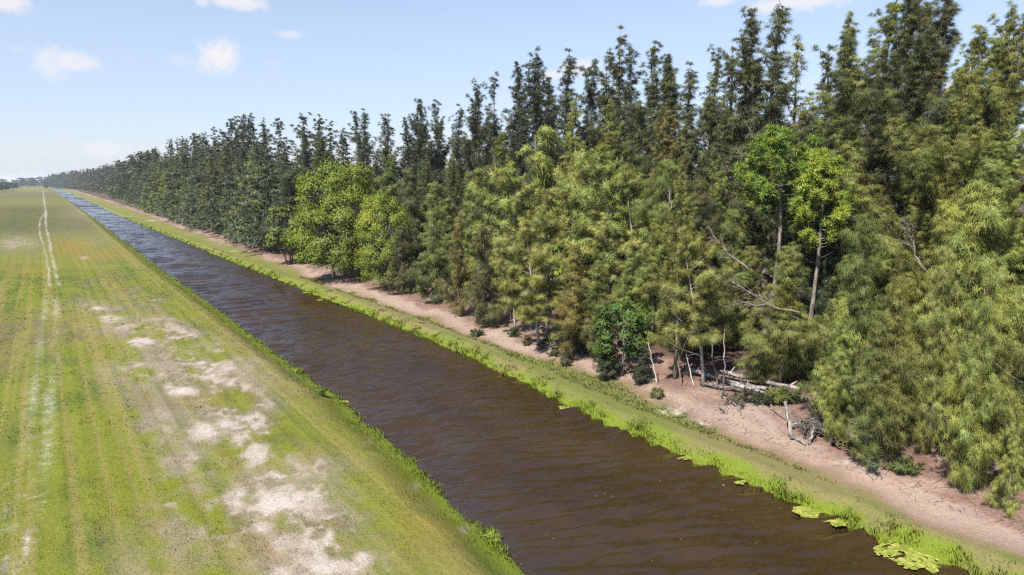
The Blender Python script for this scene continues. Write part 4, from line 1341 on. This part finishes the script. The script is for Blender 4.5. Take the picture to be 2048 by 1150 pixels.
def pad(mb, x, y, r, rng, z=.012):
    n = 11
    a0 = rng.uniform(0, 6.28)
    a = a0 + np.linspace(.18, 6.10, n)
    rr = r * rng.uniform(.9, 1.08, n)
    tx_, ty_ = rng.normal(0, .05, 2)
    vx, vy = np.cos(a) * rr, np.sin(a) * rr
    v = np.vstack([[x, y, z], np.stack([x + vx, y + vy, z + .004 + vx * tx_ + vy * ty_ + .012 * rng.random(n)], 1)])
    v[:, 2] = np.maximum(v[:, 2], .006)
    tr = [(0, k, k + 1) for k in range(1, n)]
    mb.add(v, tr, None, None, np.full(len(v), np.clip(rng.normal(.5, .3), 0, 1)))


def W0(px, py):
    d = ray(px, py); tt = -CAM_H / d[2]
    return d[0] * tt, d[1] * tt


for i, (px, py, rx, ry, n, lab) in enumerate([(1818, 1114, 54, 26, 260, 'largest mat of yellow-green lily pads, nearest the bottom right corner'), (1614, 1028, 24, 10, 100, 'oval mat of lily pads, second largest, off the forest bank'),
                                              (1672, 1046, 20, 6, 46, 'narrow strip of lily pads between the two larger mats'), (1366, 916, 16, 5, 34, 'small bright yellow mat of pads touching the forest bank'),
                                              (1128, 817, 11, 4, 22, 'smallest lone mat of pads, farthest out from the forest bank'), (1478, 967, 10, 4, 14, 'loose few pads near the forest bank between the yellow and the oval mats')]):
    cx, cy = W0(px, py)
    a_ = math.hypot(W0(px + rx, py)[0] - cx, W0(px + rx, py)[1] - cy); b_ = math.hypot(W0(px, py + ry)[0] - cx, W0(px, py + ry)[1] - cy)
    rng = np.random.default_rng(700 + i)
    mb = MB()
    for k in range(n):
        rr = math.sqrt(rng.random()) * (.8 + .35 * rng.random()); th = rng.uniform(0, 6.28)
        r_, f_ = a_ * rr * math.cos(th) * (1 + .2 * math.sin(th * 3)), b_ * rr * math.sin(th)
        pad(mb, r_ * CA - f_ * SA, r_ * SA + f_ * CA, rng.uniform(.05, .12), rng, z=.030 + .015 * rng.random())
    o = mb.build('lily_pad_mat', M_PAD, smooth=False); o.location = (cx, cy, 0)
    tag(o, lab, 'lily pads', kind='stuff')
for i, (px, py, lab) in enumerate([(690, 805, 'single round pad floating alone by the field bank'), (612, 586, 'pale pad floating far along the forest bank'), (640, 601, 'second pale pad far along the forest bank, a little nearer than the other'),
                                   (1445, 972, 'lone tiny pad in the open water below the loose few pads')]):
    x, y = W0(px, py)
    rng = np.random.default_rng(800 + i); mb = MB()
    pad(mb, 0, 0, (.22, .35, .35, .08)[i], rng)
    o = mb.build('lily_pad', M_PAD, smooth=False); o.location = (x, y, .03)
    tag(o, lab, 'lily pad')
rng = np.random.default_rng(55); mb = MB()
for k in range(90):
    y = 14 + 50 * rng.random() ** 1.4; x = rng.uniform(13, 22.6)
    pad(mb, x, y, rng.uniform(.010, .026), rng)
tag(mb.build('floating_flecks', M_PAD, smooth=False), 'scattered pale leaf flecks drifting on the brown water', 'leaf litter', kind='stuff')

# ================================================================== SKY, SUN, CLOUDS
SUN = unit(np.array([-.58, -.25, .775]))
el = math.asin(SUN[2]); az = math.atan2(SUN[0], SUN[1])
w = bpy.data.worlds.new('World'); S.world = w; w.use_nodes = True
t = NT(w.node_tree)
sky = t.n('ShaderNodeTexSky', sky_type='NISHITA', sun_disc=False)
sky.sun_elevation = el; sky.sun_rotation = az; sky.air_density = 1.0; sky.dust_density = .5; sky.ozone_density = 1.0; sky.altitude = 10
tc = t.n('ShaderNodeTexCoord'); dirv = tc.outputs['Generated']
n1 = t.n('ShaderNodeTexNoise', ins={'Scale': 34., 'Detail': 5., 'Roughness': .6}); t.link(dirv, n1.inputs['Vector'])
n2 = t.n('ShaderNodeTexNoise', ins={'Scale': 110., 'Detail': 4., 'Roughness': .6}); t.link(dirv, n2.inputs['Vector'])
nn = t.math('ADD', t.math('MULTIPLY', t.math('SUBTRACT', n1.outputs['Fac'], .5), 1.7), t.math('MULTIPLY', t.math('SUBTRACT', n2.outputs['Fac'], .5), .8))
fac = None
for px, py, rx, ry, a in [(435, 114, 34, 27, 1.0), (95, 122, 24, 22, .62), (150, 124, 36, 16, .72), (108, 150, 20, 10, .3), (202, 298, 34, 14, .5), (580, 68, 22, 9, .6), (475, 4, 48, 14, .9), (404, 2, 12, 8, .6),
                          (0, 2, 40, 15, .9), (1162, 136, 34, 16, .9), (1105, 151, 24, 9, .8), (1600, 4, 85, 16, .9), (1435, 2, 36, 10, .8), (1912, 182, 26, 20, .9), (545, 130, 16, 10, .15), (370, 120, 26, 12, .22), (40, 98, 12, 7, .25)]:
    d = unit(ray(px, py))
    r_ = unit(np.cross(d, [0, 0, 1.])); u_ = np.cross(r_, d)
    du = t.n('ShaderNodeVectorMath', operation='DOT_PRODUCT', ins={1: tuple(r_ * F_PX / rx * .95)}); t.link(dirv, du.inputs[0])
    dv = t.n('ShaderNodeVectorMath', operation='DOT_PRODUCT', ins={1: tuple(u_ * F_PX / ry * .95)}); t.link(dirv, dv.inputs[0])
    df = t.n('ShaderNodeVectorMath', operation='DOT_PRODUCT', ins={1: tuple(d)}); t.link(dirv, df.inputs[0])
    q = t.math('SQRT', t.math('ADD', t.math('POWER', du.outputs['Value'], 2.), t.math('POWER', dv.outputs['Value'], 2.)))
    q = t.math('ADD', q, nn)
    c_ = t.math('MULTIPLY', t.math('MULTIPLY', t.ramp(q, 1.3, .3, 0, .9), a), t.math('GREATER_THAN', df.outputs['Value'], 0.))
    fac = c_ if fac is None else t.math('MAXIMUM', fac, c_)
SKY_K = .075
sep = t.n('ShaderNodeSeparateXYZ'); t.link(dirv, sep.inputs[0])
skyc = t.mix(t.ramp(sep.outputs['Z'], .12, .45, .36, 0.), t.mix(t.ramp(sep.outputs['Z'], -.02, .3), t.mix(1., sky.outputs[0], (.70, .74, .92, 1), 'MULTIPLY'), t.mix(1., sky.outputs[0], (1.0, 1.0, 1.0, 1), 'MULTIPLY')), (4.15, 4.35, 5.0, 1))
skyc = t.mix(t.ramp(sep.outputs['Z'], .27, .6), skyc, t.mix(1., skyc, (.84, .96, 1.22, 1), 'MULTIPLY'))
colr_ = t.mix(fac, skyc, (5.2, 5.0, 5.05, 1))
bg = t.n('ShaderNodeBackground', ins={'Color': colr_, 'Strength': SKY_K})
o = t.n('ShaderNodeOutputWorld'); t.link(bg.outputs[0], o.inputs[0])

sl = bpy.data.lights.new('sun', 'SUN'); sl.energy = 5.0; sl.angle = math.radians(.53); sl.color = (1., .95, .87)
so = bpy.data.objects.new('sun', sl); COL.objects.link(so)
so.rotation_euler = Vector(-SUN).to_track_quat('-Z', 'Y').to_euler()
so.location = (0, 0, 120)

# thin haze
HAZE = .00014
if HAZE:
    import bmesh
    m, t = new_mat('haze')
    pv = t.n('ShaderNodeVolumePrincipled', ins={'Color': (.78, .86, 1., 1), 'Density': HAZE, 'Anisotropy': .2})
    o = t.n('ShaderNodeOutputMaterial'); t.link(pv.outputs[0], o.inputs['Volume'])
    hb = MB()
    x0, x1, y0, y1, z0, z1 = -4100, 4700, -420, 9200, -2.4, 48
    v = [(x, y, z) for z in (z0, z1) for y in (y0, y1) for x in (x0, x1)]
    hb.add(v, None, [(0, 2, 3, 1), (4, 5, 7, 6), (0, 1, 5, 4), (2, 6, 7, 3), (0, 4, 6, 2), (1, 3, 7, 5)])
    tag(hb.build('haze', m, smooth=False), kind='stuff')

# ================================================================== CAMERA, RENDER
cam = bpy.data.cameras.new('camera'); cam.sensor_width = 36; cam.lens = 36 * F_PX / 2048
cam.clip_end = 20000; cam.clip_start = .1
co = bpy.data.objects.new('camera', cam); COL.objects.link(co)
co.location = (0, 0, CAM_H)
co.rotation_euler = (math.pi / 2 - PITCH, 0, YAW)
S.camera = co
S.view_settings.view_transform = 'Standard'; S.view_settings.look = 'None'; S.view_settings.exposure = 1.28; S.view_settings.gamma = 1
c = S.cycles
c.max_bounces = 9; c.diffuse_bounces = 6; c.glossy_bounces = 3; c.transmission_bounces = 4; c.transparent_max_bounces = 6; c.volume_bounces = 1
c.use_denoising = False      # the fine foliage keeps its crispness
c.filter_width = 1.3
c.sample_clamp_indirect = 6
c.caustics_reflective = False; c.caustics_refractive = False
